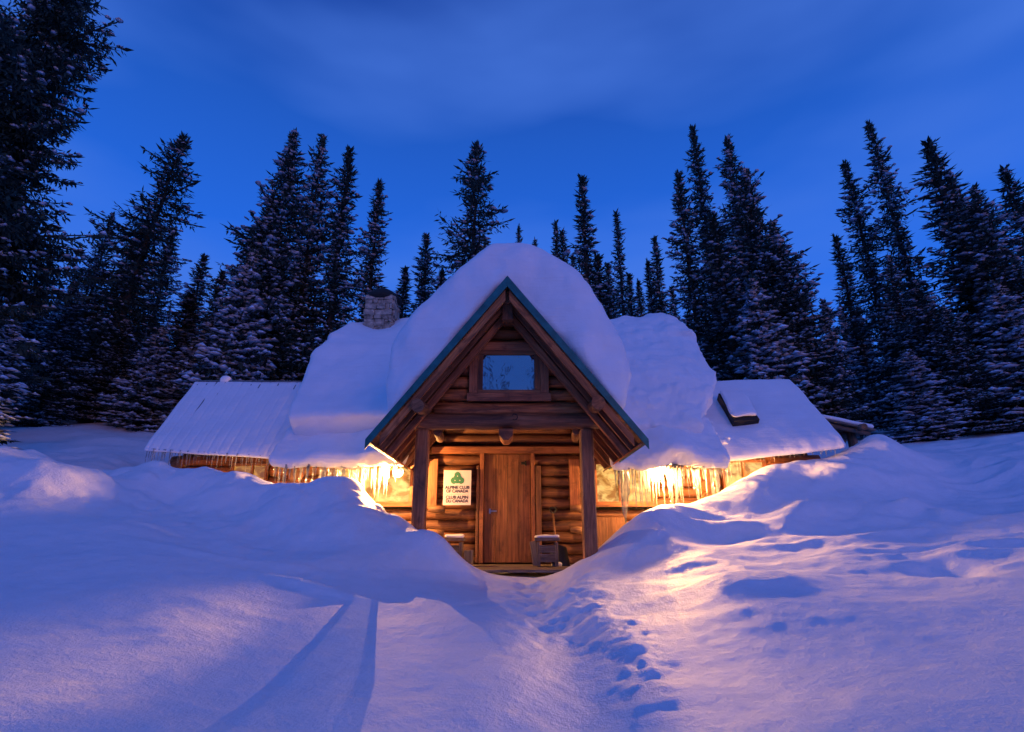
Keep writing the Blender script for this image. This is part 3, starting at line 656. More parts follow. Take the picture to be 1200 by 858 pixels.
# thick cap over the porch gable
tops = [(463, 388), (480, 373), (500, 354), (520, 336), (540, 317), (560, 301), (580, 291), (603, 287), (625, 289), (645, 297), (662, 309), (680, 326), (698, 346), (712, 364), (724, 388)]
TY = 8.25; tp = [at(a, b, TY) for a, b in tops]; tx = np.array([p.x for p in tp]); tz = np.array([p.z for p in tp])
def cap_fn(q):
    x0, x1 = tx[0] + .0, tx[-1]
    x = x0 + (q[:, 0] + 1) / 2 * (x1 - x0); y = 7.90 + (q[:, 1] + 1) / 2 * (13.3 - 7.90)
    # the front edge undulates and leans back towards the top
    h = (q[:, 2] + 1) / 2
    b = ZA - SL * np.sqrt((x - XC) ** 2 + .0004) + .01; 
    sm = sum(interp(x + o, tx, tz) for o in (-.12, -.06, 0, .06, .12)) / 5
    t = sm + .02
    fr = np.clip((8.9 - y) / 1.0, 0, 1)
    y = y + fr * (.12 * h + .16 * (np.abs(x - XC) / 1.7) * h + .07 * np.sin(x * 3.1 + 1))
    side = np.abs(q[:, 0]) ** 6
    x = x + np.sign(q[:, 0]) * side * .10 * np.sin(h * 3.14)
    x = x + .11 * perlin(np.stack([x * 0 + np.sign(x), y * 1.3, h * 3.0 + 2], -1)) * np.clip(np.abs(q[:, 0]) * 3 - 1.6, 0, 1)
    y = y + fr * .14 * perlin(np.stack([x * 2.2, y * 0 + 3.3, (b + h) * 2.2], -1))
    return np.stack([x, y, b + h * (t - b)], -1)
s = rbox(1.7, 2.6, .7, .25, 64, 90, 20, cap_fn, 'roof_snow', M_rsnow, ((.9, .06), (2.6, .035), (6, .020), (13, .007))); tag(s, 'huge rounded snow cap arching over the porch gable', 'snow', 'snow lying on the cabin roofs')
# main roof slabs
mn = Vector((0, -ms, 1)).normalized(); sl = Vector((0, 1, ms)).normalized(); SLn = math.hypot(MY1 - MY0, MZ1 - MZ0)
def main_fn(side):
    def fn(q):
        a = (q[:, 0] + 1) / 2; t = (q[:, 1] + 1) / 2; n = (q[:, 2] + 1) / 2
        s0, s1 = (.55, SLn + .25) if side < 0 else (.50, SLn + .25)
        sd = s0 + t * (s1 - s0)
        if side < 0: xe = interp(sd / SLn, [0, .15, .35, .55, .75, .9, 1.0], [-4.13, -4.12, -4.24, -4.27, -4.06, -3.90, -3.6])
        else: xe = interp(sd / SLn, [0, .15, .28, .4, .55, .75, .9, 1.0], [3.6, 3.5, 3.9, 4.06, 4.06, 4.07, 4.02, 3.85])
        xi = XC + side * np.clip((ZA - (MZ0 + sl.z * sd)) / SL + .02, 0, 9)
        x = xe + a * (xi - xe)
        th = interp(sd / SLn, [0, .12, .3, .6, .9, 1.05], [.42, .55, .70, .86, .85, .75])
        if side < 0:
            th = th - .22 * np.exp(-((x + 3.2) / .38) ** 2 - ((sd - SLn * .96) / .6) ** 2) + .08 * np.exp(-((x + 4.0) / .3) ** 2) * (sd > SLn * .7)
            out_ = .22 * (1 - t) ** 8 * n
        else:
            th = th + .03 * np.sin(x * 2) - .10 * np.exp(-((x - 2.1) / .4) ** 2) - .16 * np.clip((.45 - sd / SLn) / .3, 0, 1)
            out_ = .05 * n
            th = th + .10 * np.exp(-((x - 3.7) / .6) ** 2) * (sd > SLn * .7)
        # fold over the ridge
        over = np.clip(sd - SLn, 0, 9)
        y = MY0 + sl.y * np.minimum(sd, SLn) + over * .9 ; z = MZ0 + sl.z * np.minimum(sd, SLn) - over * .8
        y = y + mn.y * n * th * np.clip(1 - over * 2, .2, 1) - out_; z = z + mn.z * n * th + .015
        return np.stack([x, y, z], -1)
    return fn
s = rbox(2.3, 2.3, .45, .22, 70, 80, 16, main_fn(-1), 'roof_snow', M_rsnow, ((.9, .07), (2.4, .03), (7, .007)), 3); tag(s, 'deep snow slab on the main roof left of the porch, around the chimney', 'snow', 'snow lying on the cabin roofs')
s = rbox(2.3, 2.3, .45, .18, 70, 80, 16, main_fn(1), 'roof_snow', M_rsnow, ((.9, .06), (2.6, .05), (6, .038), (13, .017)), 9); tag(s, 'broken snow slab on the main roof right of the porch, warm-lit below', 'snow', 'snow lying on the cabin roofs')
# eave lips, sagging over the edge
def lip_fn(xa, xb, droop, th0):
    def fn(q):
        a = (q[:, 0] + 1) / 2; t = (q[:, 1] + 1) / 2; n = (q[:, 2] + 1) / 2
        x = xa + a * (xb - xa); sd = -.22 + t * 1.25
        th = th0 * (.8 + .25 * np.sin(x * 2.3 + 1) + .12 * np.sin(x * 5.1)) * (1 + .3 * (1 - t))
        y = MY0 + sl.y * sd; z = MZ0 + sl.z * sd - droop * np.clip(1 - t * 2.6, 0, 1) ** 2 * (.7 + .4 * np.sin(x * 3.7)) 
        return np.stack([x, y + mn.y * n * th, z + mn.z * n * th + .012 - .05 * (1 - n) * np.clip(1 - t * 3, 0, 1)], -1)
    return fn
s = rbox(1.3, .6, .13, .12, 80, 36, 8, lip_fn(-4.25, -1.84, .06, .25), 'eave_snow', M_rsnow, ((1.6, .04), (5, .02)), 5); tag(s, 'low lip of snow along the eave left of the porch above glowing icicles', 'snow', 'snow lips along the eaves')
s = rbox(1.1, .6, .13, .12, 80, 36, 8, lip_fn(1.70, 3.80, .08, .28), 'eave_snow', M_rsnow, ((1.6, .05), (5, .03), (11, .012)), 6); tag(s, 'orange-lit lip of snow along the eave right of the porch', 'snow', 'snow lips along the eaves')
# thin snow on the wings
def wing_fn(W, th, seam, lo=.03, sag=.05):
    def fn(q):
        a = (q[:, 0] + 1) / 2; t = (q[:, 1] + 1) / 2; n = (q[:, 2] + 1) / 2
        out = np.zeros((len(q), 3)); ei, eo, ri, ro = [np.array(p) for p in W[:4]]
        A0 = ei + (eo - ei) * a[:, None] * 1.005; A1 = ri + (ro - ri) * a[:, None] * 1.005
        P = A0 + (A1 - A0) * (t * (1 + lo) - lo)[:, None]; nn = np.array(wing_hit(W, 600, 500)[1])
        tt = np.full(len(q), th)
        if seam: tt = tt - .006 * np.exp(-((((a * 16) % 1) - .5) / .10) ** 2) * (n > .5)
        P = P + nn * (n * tt + .004)[:, None]; P[:, 2] -= sag * np.clip(1 - t * 9, 0, 1) ** 2
        return P
    return fn
s = rbox(1.4, 1.2, .05, .045, 320, 50, 3, wing_fn(LWING, .055, True), 'wing_snow', M_rsnow, ((1.5, .012), (5, .003)), 1); tag(s, 'thin even snow over the seams of the left wing roof', 'snow', 'snow lying on the cabin roofs')
s = rbox(1.4, 1.2, .06, .055, 90, 60, 3, wing_fn(RWING, .10, False), 'wing_snow', M_rsnow, ((1.2, .03), (4, .006)), 2); tag(s, 'smooth snow on the right wing roof around the hatch', 'snow', 'snow lying on the cabin roofs')
# snow on hatch, lean-to, vent knob
hp = [pts[3], pts[2], pts[1], pts[0]]
def hatch_fn(q):
    a = (q[:, 0] + 1) / 2; t = (q[:, 1] + 1) / 2; n = (q[:, 2] + 1) / 2; P = [np.array(p + nn * .272) for p in hp]
    A0 = P[0] + (P[1] - P[0]) * a[:, None]; A1 = P[3] + (P[2] - P[3]) * a[:, None]
    return A0 + (A1 - A0) * (.10 + .90 * t)[:, None] + np.array(nn) * (n * .09)[:, None]
s = rbox(.3, .4, .08, .07, 20, 26, 5, hatch_fn, 'hatch_snow', M_rsnow, ((3, .03),)); tag(s, 'pad of snow lying on the dark roof hatch', 'snow')
def lean_fn(q):
    a = (q[:, 0] + 1) / 2; t = (q[:, 1] + 1) / 2; n = (q[:, 2] + 1) / 2
    P = np.array(A_) + (np.array(B_) - np.array(A_)) * a[:, None]; P[:, 1] += t * 2.6; P[:, 2] += n * .10 + .004; return P
s = rbox(.6, 1.3, .06, .055, 24, 40, 3, lean_fn, 'shelter_snow', M_rsnow, ((2, .03),)); tag(s, 'thin snow on the slanting lean-to roof', 'snow')
vk = on_wing(LWING, .62, 1.0)
def ball_fn(c, sx, sy, sz):
    return lambda q: np.array(c) + q * np.array([sx, sy, sz])
s = rbox(.1, .1, .1, .09, 8, 8, 8, ball_fn(at(265, 446, 12.35), .12, .1, .10), 'vent_snow', M_rsnow, ((5, .02),)); tag(s, 'small knob of snow on the ridge of the left wing', 'snow')
# seam ribs of the left wing, bare in places
mb = MB()
for k in range(1, 16):
    a = (k - .0) / 16 + 1/32; 
    if a > .97: continue
    L0 = random.uniform(.72, .92); L1 = random.uniform(.90, .985)
    if k != 13 and k % 4: L0 = .93
    if k == 13: L0, L1 = .45, .985
    mb.bar(on_wing(LWING, a, min(L0, L1), .042), on_wing(LWING, a, L1, .042), .02, .03)
mb.bar(on_wing(LWING, 0.02, 1.0, .055), on_wing(LWING, .995, 1.0, .055), .05, .025)
mb.build('roof_seam', M_metal, cab)
# snow rubble with dark bits where the slab broke, right
random.seed(9)
for (px, py, r_) in ((826, 505, .10), (834, 512, .09), (820, 515, .12), (846, 519, .07), (852, 516, .06), (812, 497, .10), (830, 497, .06)):
    p, nn2 = wing_hit(RWING, px, py, .12)
    s = rbox(.1, .1, .1, .05, 6, 6, 6, ball_fn(p, r_ * random.uniform(.8, 1.4), r_, r_ * .7), 'snow_clod', M_rsnow, ((7, .05), (15, .02)), px); tag(s, 'broken clod of snow on the right wing roof beside the slab edge', 'snow clod', 'snow clods beside the broken slab')

# ---------------------------------------------------------------- icicles
ice_meshes = []
random.seed(31)
for v in range(8):
    mb = MB(); n = 11; ptz = []; rr = []
    for i in range(n):
        t = i / (n - 1); ptz.append((random.uniform(-.006, .006) * (t > 0), random.uniform(-.006, .006) * (t > 0), -t)); rr.append(max(.0015, .022 * (1 - t) ** .75 * random.uniform(.75, 1.25)))
    rr[0] = .030; mb.tube(ptz, rr, 7, .1)
    me = bpy.data.meshes.new('icicle'); me.from_pydata([tuple(q) for q in mb.v], [], mb.f); me.polygons.foreach_set('use_smooth', mb.sm); me.materials.append(M_ice); ice_meshes.append(me)
def icicle(p, ln, w, label, group):
    o = bpy.data.objects.new('icicle', random.choice(ice_meshes)); col.objects.link(o); o.location = p; o.scale = (w, w * random.uniform(.7, 1.1), ln); o.rotation_euler = (random.uniform(-.03, .03), random.uniform(-.03, .03), random.uniform(0, 6.28))
    tag(o, label, 'icicle', group); return o
LL = 'icicle in the glowing fringe hanging from the eave left of the porch'; GL = 'icicles along the eave left of the porch'
x = -4.2
while x < -2.0:
    y = MY0 - .14 + random.uniform(-.07, .10); dens = .026 if x > -3.3 else .034
    ln = random.choice([.25, .38, .5, .58, .7]) * random.uniform(.75, 1.15) * (1.05 if x > -2.9 else .92)
    icicle((x, y, 1.21 + random.uniform(-.03, .03)), ln * (1 if x < -2.3 else random.uniform(.35, .9)), random.uniform(.6, 1.25) * (.6 + ln), LL, GL); x += dens * (1.0 if x < -2.45 else 1.7) * random.uniform(.5, 1.9)
LRr = 'icicle in the glowing fringe hanging from the eave right of the porch'; GR = 'icicles along the eave right of the porch'
x = 1.80
while x < 3.82:
    y = MY0 - .14 + random.uniform(-.07, .10)
    ln = 1.12 * random.choice([.22, .38, .5, .62, .72, .85]) * random.uniform(.75, 1.15) * (1 if x < 3.2 else .95)
    icicle((x, y, 1.19 + random.uniform(-.03, .03)), ln, random.uniform(.6, 1.3) * (.6 + ln), LRr, GR); x += .036 * random.uniform(.5, 1.9)
for px, y1, w_, lab in ((732, 614, 5.5, 'thick ice column hanging almost to the snow right of the right porch post'), (726, 604, 2.2, 'long thin icicle just left of the thick ice column'), (755, 598, 2.2, 'long icicle hanging in front of the right window, right of the ice column'), (782, 588, 2.0, 'long icicle at the right side of the bright lamp'),
                       (455, 598, .6, 'long very thin icicle in front of the left window beside the left porch post')):
    p = at(px, 544, MY0 - .08); q = at(px, y1, MY0 - .08); icicle((p.x, p.y, p.z + .06), p.z - q.z + .06, w_, lab, None)
def wing_icicles(W, a0, a1, n, l0, l1, label, group):
    for i in range(n):
        a = a0 + (a1 - a0) * (i + random.uniform(-.4, .4)) / n; p = on_wing(W, a, 0, 0); ln = random.uniform(l0, l1)
        icicle(p + Vector((0, -.05 + random.uniform(-.03, .03), -.03)), ln, random.uniform(.35, .7), label, group)
wing_icicles(LWING, .02, 1.0, 62, .14, .38, 'small icicle in the row under the left wing eave', 'icicles under the left wing eave')
wing_icicles(RWING, .02, .30, 14, .2, .42, 'icicle hanging above the right wing window', 'icicles above the right wing window')
wing_icicles(RWING, .34, .98, 24, .05, .16, 'tiny icicle along the outer part of the right wing eave', 'icicles along the outer right wing eave')

# ---------------------------------------------------------------- lamps under the eaves (they light the snow)
def lamp(px, py, Y, label, power):
    p = at(px, py, Y); t = empty('wall_lamp', p); tag(t, label, 'lamp')
    mb = MB(); n = 8; mb.tube([p + Vector((0, 0, -.05 + .1 * i / n)) for i in range(n + 1)], [max(.004, .05 * math.sin(math.pi * (i + .15) / (n + .3))) for i in range(n + 1)], 14)
    bulb = mb.build('bulb', M_bulb, t); bulb.visible_shadow = True
    mb = MB(); mb.bar(p + Vector((0, 0, .075)), Vector((p.x, YW - .06, p.z + .075)), .02, .02); mb.tube([p + Vector((0, 0, .045)), p + Vector((0, 0, .09))], [.03, .035], 12); mb.build('bracket', M_black, t)
    # made-up dish behind the bulb; an added spot light does the outward throw
    mb = MB(); mb.tube([p + Vector((0, .03, 0)), p + Vector((0, .075, 0)), p + Vector((0, .085, 0))], [.10, .05, .02], 16, cap=False); mb.build('added_reflector', M_metal, t)
    aim = Vector((.78 if px > 600 else -1.10, -1, -.20))  # added spot's cone rim shapes the edges of the lit snow
    for k, off in enumerate((-.09, -.10)):
        ld = bpy.data.lights.new('lamp_light', 'SPOT' if k else 'POINT'); ld.energy = power if k else power * .085
        if k: ld.spot_size = R(138) if px > 600 else R(100); ld.spot_blend = .22; ld.color = LAMP_COL; ld.shadow_soft_size = .16 if k else .28
        lo = bpy.data.objects.new('lamp_light', ld); col.objects.link(lo); lo.parent = t; lo.location = (0, off, -.07)
        if k: lo.rotation_euler = aim.to_track_quat('-Z', 'Y').to_euler()
        ld.color = LAMP_COL
lamp(767, 553, 10.28, 'bright bulb under the eave right of the porch, behind icicles', LAMP_W)
lamp(466, 553, 10.28, 'bright bulb under the eave left of the porch, beside the left porch post', LAMP_W * 1.15)
for (a_, b_, c_, d_), wy_, pw_ in ((rw, RWING[4], 55), (lw, LWING[4], 10)):      # light leaving the lit wing windows
    ld = bpy.data.lights.new('window_light', 'AREA'); ld.shape = 'RECTANGLE'; ld.size = b_ - a_; ld.size_y = d_ - c_; ld.energy = pw_; ld.color = LAMP_COL
    lo = bpy.data.objects.new('window_light', ld); col.objects.link(lo); lo.location = ((a_ + b_) / 2, wy_ - .20, (c_ + d_) / 2); lo.rotation_euler = (R(-90), 0, 0)

# ---------------------------------------------------------------- sign
sx0, sx1 = at(519.5, 570, 10.68).x, at(552, 570, 10.68).x; sz0, sz1 = at(535, 592, 10.68).z, at(535, 551, 10.68).z; SY = 10.70
sg = empty('club_sign', ((sx0 + sx1) / 2, SY, sz0)); tag(sg, 'white sign with green trefoil emblem and club name left of the door', 'sign')
mb = MB(); mb.box(((sx0 + sx1) / 2, SY + .006, (sz0 + sz1) / 2), (sx1 - sx0, .012, sz1 - sz0)); mb.build('board', M_sign, sg, bevel=.002)
cx = (sx0 + sx1) / 2; W_ = sx1 - sx0; H_ = sz1 - sz0
def text(s_, zc, width, h):
    cu = bpy.data.curves.new('text', 'FONT'); cu.body = s_; cu.align_x = 'CENTER'; cu.align_y = 'CENTER'; cu.size = h * 1.45; cu.extrude = .0015; cu.offset = h * .035
    o = bpy.data.objects.new('tmp', cu); col.objects.link(o); bpy.context.view_layer.update()
    me = bpy.data.meshes.new_from_object(o.evaluated_get(bpy.context.evaluated_depsgraph_get())); wd = o.dimensions.x; bpy.data.objects.remove(o)
    k = width / wd
    me.transform(Matrix.Translation((0, 0, zc - sz0)) @ Matrix.Rotation(R(90), 4, 'X') @ Matrix.Diagonal((k, 1, 1, 1))); 
    t = link('lettering', me, sg); me.materials.clear(); me.materials.append(M_ink); t.location = (0, -.003, 0)
text('ALPINE CLUB', sz1 - H_ * .50, W_ * .88, H_ * .085); text('OF CANADA', sz1 - H_ * .605, W_ * .80, H_ * .085)
text('CLUB ALPIN', sz1 - H_ * .78, W_ * .80, H_ * .085); text('DU CANADA', sz1 - H_ * .885, W_ * .80, H_ * .085)
mb = MB(); mb.box((cx, SY - .002, sz1 - H_ * .69), (W_ * .84, .002, .003)); mb.build('divider', M_green, sg)
mb = MB(); ez = sz1 - H_ * .25
for k, (dx, dz) in enumerate(((0, .075), (-.068, -.035), (.068, -.035))):
    n = 28; mb.prism([(cx + dx * 1.0 + .058 * math.cos(6.283 * i / n), SY - .001 - k * .0007, ez + dz * .9 + .062 * math.sin(6.283 * i / n)) for i in range(n)], (0, -.002, 0))
mb.prism([(cx - .10, SY - .0045, ez - .03), (cx - .02, SY - .0045, ez - .083), (cx + .02, SY - .0045, ez - .083), (cx + .10, SY - .0045, ez - .03), (cx + .045, SY - .0045, ez + .09), (cx - .045, SY - .0045, ez + .09)][::-1], (0, -.002, 0))
emb = mb.build('emblem', M_green, sg)
mb = MB()
for dx, dz in ((0, .05), (-.045, -.03), (.045, -.03)):
    mb.prism([(cx + dx + .014 * math.cos(a), SY - .008, ez + dz + .014 * math.sin(a)) for a in (R(90), R(210), R(330))], (0, -.001, 0))
mb.build('cutout', M_sign, emb)

# ---------------------------------------------------------------- benches, block, shovel
def bench(px, Y, w_, label, lean=False):
    p = at(px, 640, Y); zt = SILL + .42; t = empty('wooden_bench', (p.x, Y, SILL)); tag(t, label, 'bench')
    mb = MB(); mb.box((p.x, Y, zt), (w_, .34, .05), jit=.006); mb.build('seat', M_grey, t, bevel=.006)
    for s_ in (-1, 1):
        mb = MB(); x = p.x + s_ * (w_ / 2 - .06); mb.box((x, Y, (SILL - .03 + zt) / 2 - .02), (.05, .28, zt - SILL - .03), jit=.004); mb.build('leg', M_grey, t, bevel=.004)
    mb = MB()
    for k in range(2): mb.box((p.x, Y - .15, SILL + .12 + k * .14), (w_ - .15, .025, .125), jit=.003)
    mb.build('front_board', M_grey, t, bevel=.004)
    s = rbox(.2, .15, .05, .04, 16, 14, 4, ball_fn((p.x, Y, zt + .045), w_ * .47, .155, .028), 'bench_snow', M_rsnow, ((4, .02),), px); tag(s, 'thin pad of snow on the ' + ('left' if px < 600 else 'right') + ' bench beside the door', 'snow', None)
bench(533, 10.15, .34, 'weathered wooden bench half buried in snow left of the door')
bench(641, 10.05, .42, 'snow-dusted weathered wooden bench right of the door')
p = at(549, 655, 10.0); mb = MB(); mb.box((p.x, 10.0, SILL + .12), (.14, .16, .26), jit=.01); o = mb.build('wood_block', M_grey, None, bevel=.01, origin=(p.x, 10.0, SILL)); tag(o, 'short upright wood block between the left bench and the door', 'wood block')
mb = MB(); p = at(628, 650, 9.9); mb.hexa([(p.x - .05, 9.88, SILL), (p.x + .05, 9.88, SILL), (p.x + .05, 9.92, SILL), (p.x - .05, 9.92, SILL), (p.x - .10, 10.05, SILL + .38), (p.x + .03, 10.05, SILL + .40), (p.x + .03, 10.09, SILL + .40), (p.x - .10, 10.09, SILL + .38)])
o = mb.build('plank', M_grey, None, bevel=.004, origin=(p.x, 9.9, SILL)); tag(o, 'short grey plank leaning on the left end of the right bench', 'plank')
a = at(648, 602, 10.55); b = at(652, 640, 10.35); sh = empty('snow_shovel', (b.x, 10.3, SILL)); tag(sh, 'black-bladed snow shovel leaning on the log wall right of the door', 'shovel')
mb = MB(); mb.tube([a, b + Vector((0, 0, -.05))], [.016, .016], 10); mb.build('shaft', M_end, sh)
mb = MB(); g0 = a + Vector((0, 0, .10)); mb.tube([a, a + Vector((-.045, 0, .04)), g0 + Vector((-.055, 0, 0)), g0 + Vector((.055, 0, 0)), a + Vector((.045, 0, .04)), a], [.014] * 6, 8); mb.build('grip', M_black, sh)
V = []; 
for i in range(7):
    for j in range(7):
        u_ = i / 6 - .5; v_ = j / 6; V.append(b + Vector((.02 + u_ * .30 + .05 * v_, -.03 - .16 * v_ + .05 * abs(u_ * 2) ** 2 * -1, -.02 - .36 * v_ + .05 * (1 - abs(u_ * 2)) * (1 - v_))))
me = bpy.data.meshes.new('blade'); me.from_pydata([tuple(v - sh.location) for v in V], [], [(i * 7 + j, i * 7 + j + 1, (i + 1) * 7 + j + 1, (i + 1) * 7 + j) for i in range(6) for j in range(6)])
bl = link('blade', me, sh, M_tool); sd = bl.modifiers.new('solid', 'SOLIDIFY'); sd.thickness = .008
sh_s = rbox(.1, .1, .04, .03, 8, 8, 4, ball_fn(b + Vector((-.02, -.17, -.30)), .09, .06, .035), 'shovel_snow', M_rsnow, ((8, .03),)); tag(sh_s, 'handful of snow stuck on the black shovel blade', 'snow')

# ---------------------------------------------------------------- spruces
def spruce_data(seed, H=14.0, Rm=1.7, dens=1.0, snow=.5, ragged=.25, detail=1.0, top_bare=.0, prof_pow=.8, t0=.04):
    r = np.random.default_rng(seed); tuft_b = []; tuft_d = []; tuft_l = []; sn = []; sd_ = []; ssz = []
    br = []
    nb = int(250 * dens); 
    for i in range(nb):
        t = t0 + (1 - t0) * ((i + r.random()) / nb) ** 1.12; az = i * 2.39996 + r.normal() * .35
        prof = (1 - t) ** prof_pow * (1 - .35 * math.exp(-t / .08)); clump = 1 + ragged * 1.1 * math.sin(t * 23 + seed) * math.sin(az * 1 + t * 9 + seed * 2)
        Lb = max(.16, Rm * prof * clump * r.uniform(1 - ragged * 1.6, 1 + ragged * .6)); z0 = H * t
        if t > .97: Lb = .18
        el = R(38) * (t > .93) + R(np.interp(t, [0, .3, .7, 1.0], [-24, -16, 2, 35]) + r.normal() * 7)
        n = max(3, int(Lb / .16)); 
        hd = np.array([math.cos(az), math.sin(az), 0]); P = []
        for k in range(n + 1):
            s_ = k / n; d_ = Lb * s_; zz = math.sin(el) * d_ - .16 * Lb * s_ * (1 - s_) * 2 * (t < .8) + .10 * Lb * s_ ** 3
            P.append(np.array([hd[0] * d_ * math.cos(el), hd[1] * d_ * math.cos(el), z0 + zz]))
        P = np.array(P); br.append((P, .012 + .016 * Lb)); side = np.array([-hd[1], hd[0], 0])
        for k in range(n):
            s_ = (k + .5) / n
            if s_ < .12 and Lb > .5: continue
            dirv = P[k + 1] - P[k]; dirv /= np.linalg.norm(dirv)
            tuft_b.append(P[k]); tuft_d.append(dirv + r.normal(size=3) * .12); tuft_l.append(.30)
            for sgn in (-1, 1):
                sb = (.13 + .40 * Lb * min(1, (1 - s_) * 1.5) * .8) * r.uniform(.6, 1.15); sb = min(sb, .75)
                dd = side * sgn * math.sin(1.0) + dirv * math.cos(1.0) + np.array([0, 0, r.uniform(-.45, .02)]); dd /= np.linalg.norm(dd)
                m = max(1, int(sb / (.085 / detail)))
                for q in range(m):
                    pb = P[k] + dd * sb * q / m + r.normal(size=3) * .02
                    tuft_b.append(pb); tuft_d.append(dd + r.normal(size=3) * .30 + np.array([0, 0, -.08])); tuft_l.append(r.uniform(.13, .22))
                    if r.random() < .45: tuft_b.append(pb); tuft_d.append(np.array([r.normal() * .3, r.normal() * .3, -1]) + dd * .3); tuft_l.append(r.uniform(.12, .25))
        # snow pads on the bough
        pm = snow * np.interp(t, [0, .5, .85, 1], [1.9, 1.2, .6, .2]) * (1.0 if r.random() < .7 else .25)
        for k in range(n + 1):
            if k / n < .2: continue
            for q in range(3):
                if r.random() < pm * .8:
                    off = side * r.normal() * .12 * min(1, Lb) * (1 if k < n else .3); sn.append(P[k] + off + np.array([0, 0, .045 + r.uniform(-.02, .03) - .10 * abs(off).sum()])); sd_.append(hd); ssz.append(np.array((r.uniform(.05, .13), r.uniform(.05, .12), r.uniform(.045, .10))) * (.8 + .35 * min(snow, 1.2)) * (1.5 if r.random() < .12 else 1))
    for k in range(12):
        a = r.uniform(0, 6.28); tuft_b.append(np.array([0, 0, H - .9 + k * .07])); tuft_d.append(np.array([math.cos(a) * .35, math.sin(a) * .35, 1])); tuft_l.append(.25)
    B = np.array(tuft_b); D = np.array(tuft_d); D /= np.linalg.norm(D, axis=1)[:, None]; Ln = np.array(tuft_l) * r.uniform(.8, 1.25, len(B))
    tuft_scale = 1; S = np.cross(D, r.normal(size=D.shape)); S /= np.linalg.norm(S, axis=1)[:, None]; Wd = Ln * r.uniform(.10, .17, len(B))
    V = np.stack([B, B + D * (Ln * .4)[:, None] + S * Wd[:, None], B + D * Ln[:, None], B + D * (Ln * .45)[:, None] - S * Wd[:, None]], 1).reshape(-1, 3)
    Fq = np.arange(len(V)).reshape(-1, 4)
    # snow pads: low domes
    sn = np.array(sn) if sn else np.zeros((1, 3)); sd_ = np.array(sd_) if len(sd_) else np.array([[1., 0, 0]]); ssz = np.array(ssz) if len(ssz) else np.array([[.05, .05, .02]])
    m = len(sn); ang = np.arange(6) * math.pi / 3; sv = np.stack([-sd_[:, 1], sd_[:, 0], np.zeros(m)], -1)
    ring = sn[:, None] + sd_[:, None] * (np.cos(ang)[None, :, None] * ssz[:, None, 0:1]) * r.uniform(.7, 1.3, (m, 6, 1)) + sv[:, None] * (np.sin(ang)[None, :, None] * ssz[:, None, 1:2]) * r.uniform(.7, 1.3, (m, 6, 1))
    ring[:, :, 2] += r.uniform(-.015, .01, (m, 6)); topv = sn[:, None].copy(); topv[:, 0, 2] += ssz[:, 2]; botv = sn[:, None].copy(); botv[:, 0, 2] -= .02
    SV = np.concatenate([ring, topv, botv], 1).reshape(-1, 3); base = (np.arange(m) * 8)[:, None]; tr = []
    for k in (0, 2, 4): tr.append(np.stack([base[:, 0] + k, base[:, 0] + (k + 1) % 6, base[:, 0] + (k + 2) % 6, base[:, 0] + 6], -1)); tr.append(np.stack([base[:, 0] + (k + 2) % 6, base[:, 0] + (k + 1) % 6, base[:, 0] + k, base[:, 0] + 7], -1))
    return V, Fq, SV, np.concatenate(tr), br
def crown_mesh(V, Fq, SV, SF):
    me = mesh_np('crown', np.concatenate([V, SV]), np.concatenate([Fq, SF + len(V)]), False, mat=M_fol); me.materials.append(M_tsnow)
    mi = np.zeros(len(Fq) + len(SF), np.int32); mi[len(Fq):] = 1
    if len(me.polygons) == len(mi): me.polygons.foreach_set('material_index', mi); me.polygons.foreach_set('use_smooth', mi.astype(bool))
    else: print('POLY MISMATCH')
    return me
def trunk_mesh(H, br, seed, limbs=True):
    mb = MB(); random.seed(seed); n = 14
    mb.tube([(random.uniform(-.03, .03), random.uniform(-.03, .03), -.6 + (H + .4) * i / n) for i in range(n + 1)], [.17 * (1 - i / n) + .012 for i in range(n + 1)], 8, .1)
    if limbs:
        for P, r_ in br[::2]: mb.tube([P[0], P[len(P) // 2], P[-1]], [r_, r_ * .6, r_ * .2], 4, 0, False)
    me = bpy.data.meshes.new('trunk'); me.from_pydata([tuple(v) for v in mb.v], [], mb.f); me.polygons.foreach_set('use_smooth', mb.sm); me.materials.append(M_bark); return me
KINDS = {}
def kind(name, **k):
    H = k.get('H', 14.0); V, Fq, SV, SF, br = spruce_data(**k)
    KINDS[name] = (H, k.get('Rm', 1.7), crown_mesh(V, Fq, SV, SF), None, trunk_mesh(H, br, k['seed']), (V, Fq, SV, SF))
kind('wide', seed=1, H=14, Rm=2.3, dens=1.35, snow=.50, ragged=.30, prof_pow=.72)
kind('wide2', seed=2, H=14, Rm=2.1, dens=1.3, snow=.55, ragged=.34, prof_pow=.62)
kind('tall', seed=3, H=14, Rm=1.35, dens=1.25, snow=.30, ragged=.36, prof_pow=.6)
kind('tall2', seed=4, H=14, Rm=1.2, dens=1.2, snow=.35, ragged=.40, prof_pow=.5)
kind('narrow', seed=5, H=14, Rm=.95, dens=1.1, snow=.30, ragged=.35, prof_pow=.65)
kind('narrow2', seed=6, H=14, Rm=.75, dens=.95, snow=.30, ragged=.42, prof_pow=.5)
kind('club', seed=12, H=14, Rm=1.5, dens=1.15, snow=.22, ragged=.42, prof_pow=.32, t0=.10)
kind('snowy', seed=7, H=7, Rm=1.5, dens=.75, snow=1.15, ragged=.22, prof_pow=.8)
kind('snowy2', seed=8, H=7, Rm=1.2, dens=.65, snow=1.25, ragged=.28, prof_pow=.75)
kind('big', seed=9, H=18, Rm=2.5, dens=2.1, snow=.30, ragged=.36, prof_pow=.42, detail=1.9, t0=.12)
G = 'spruce trees around the cabin'
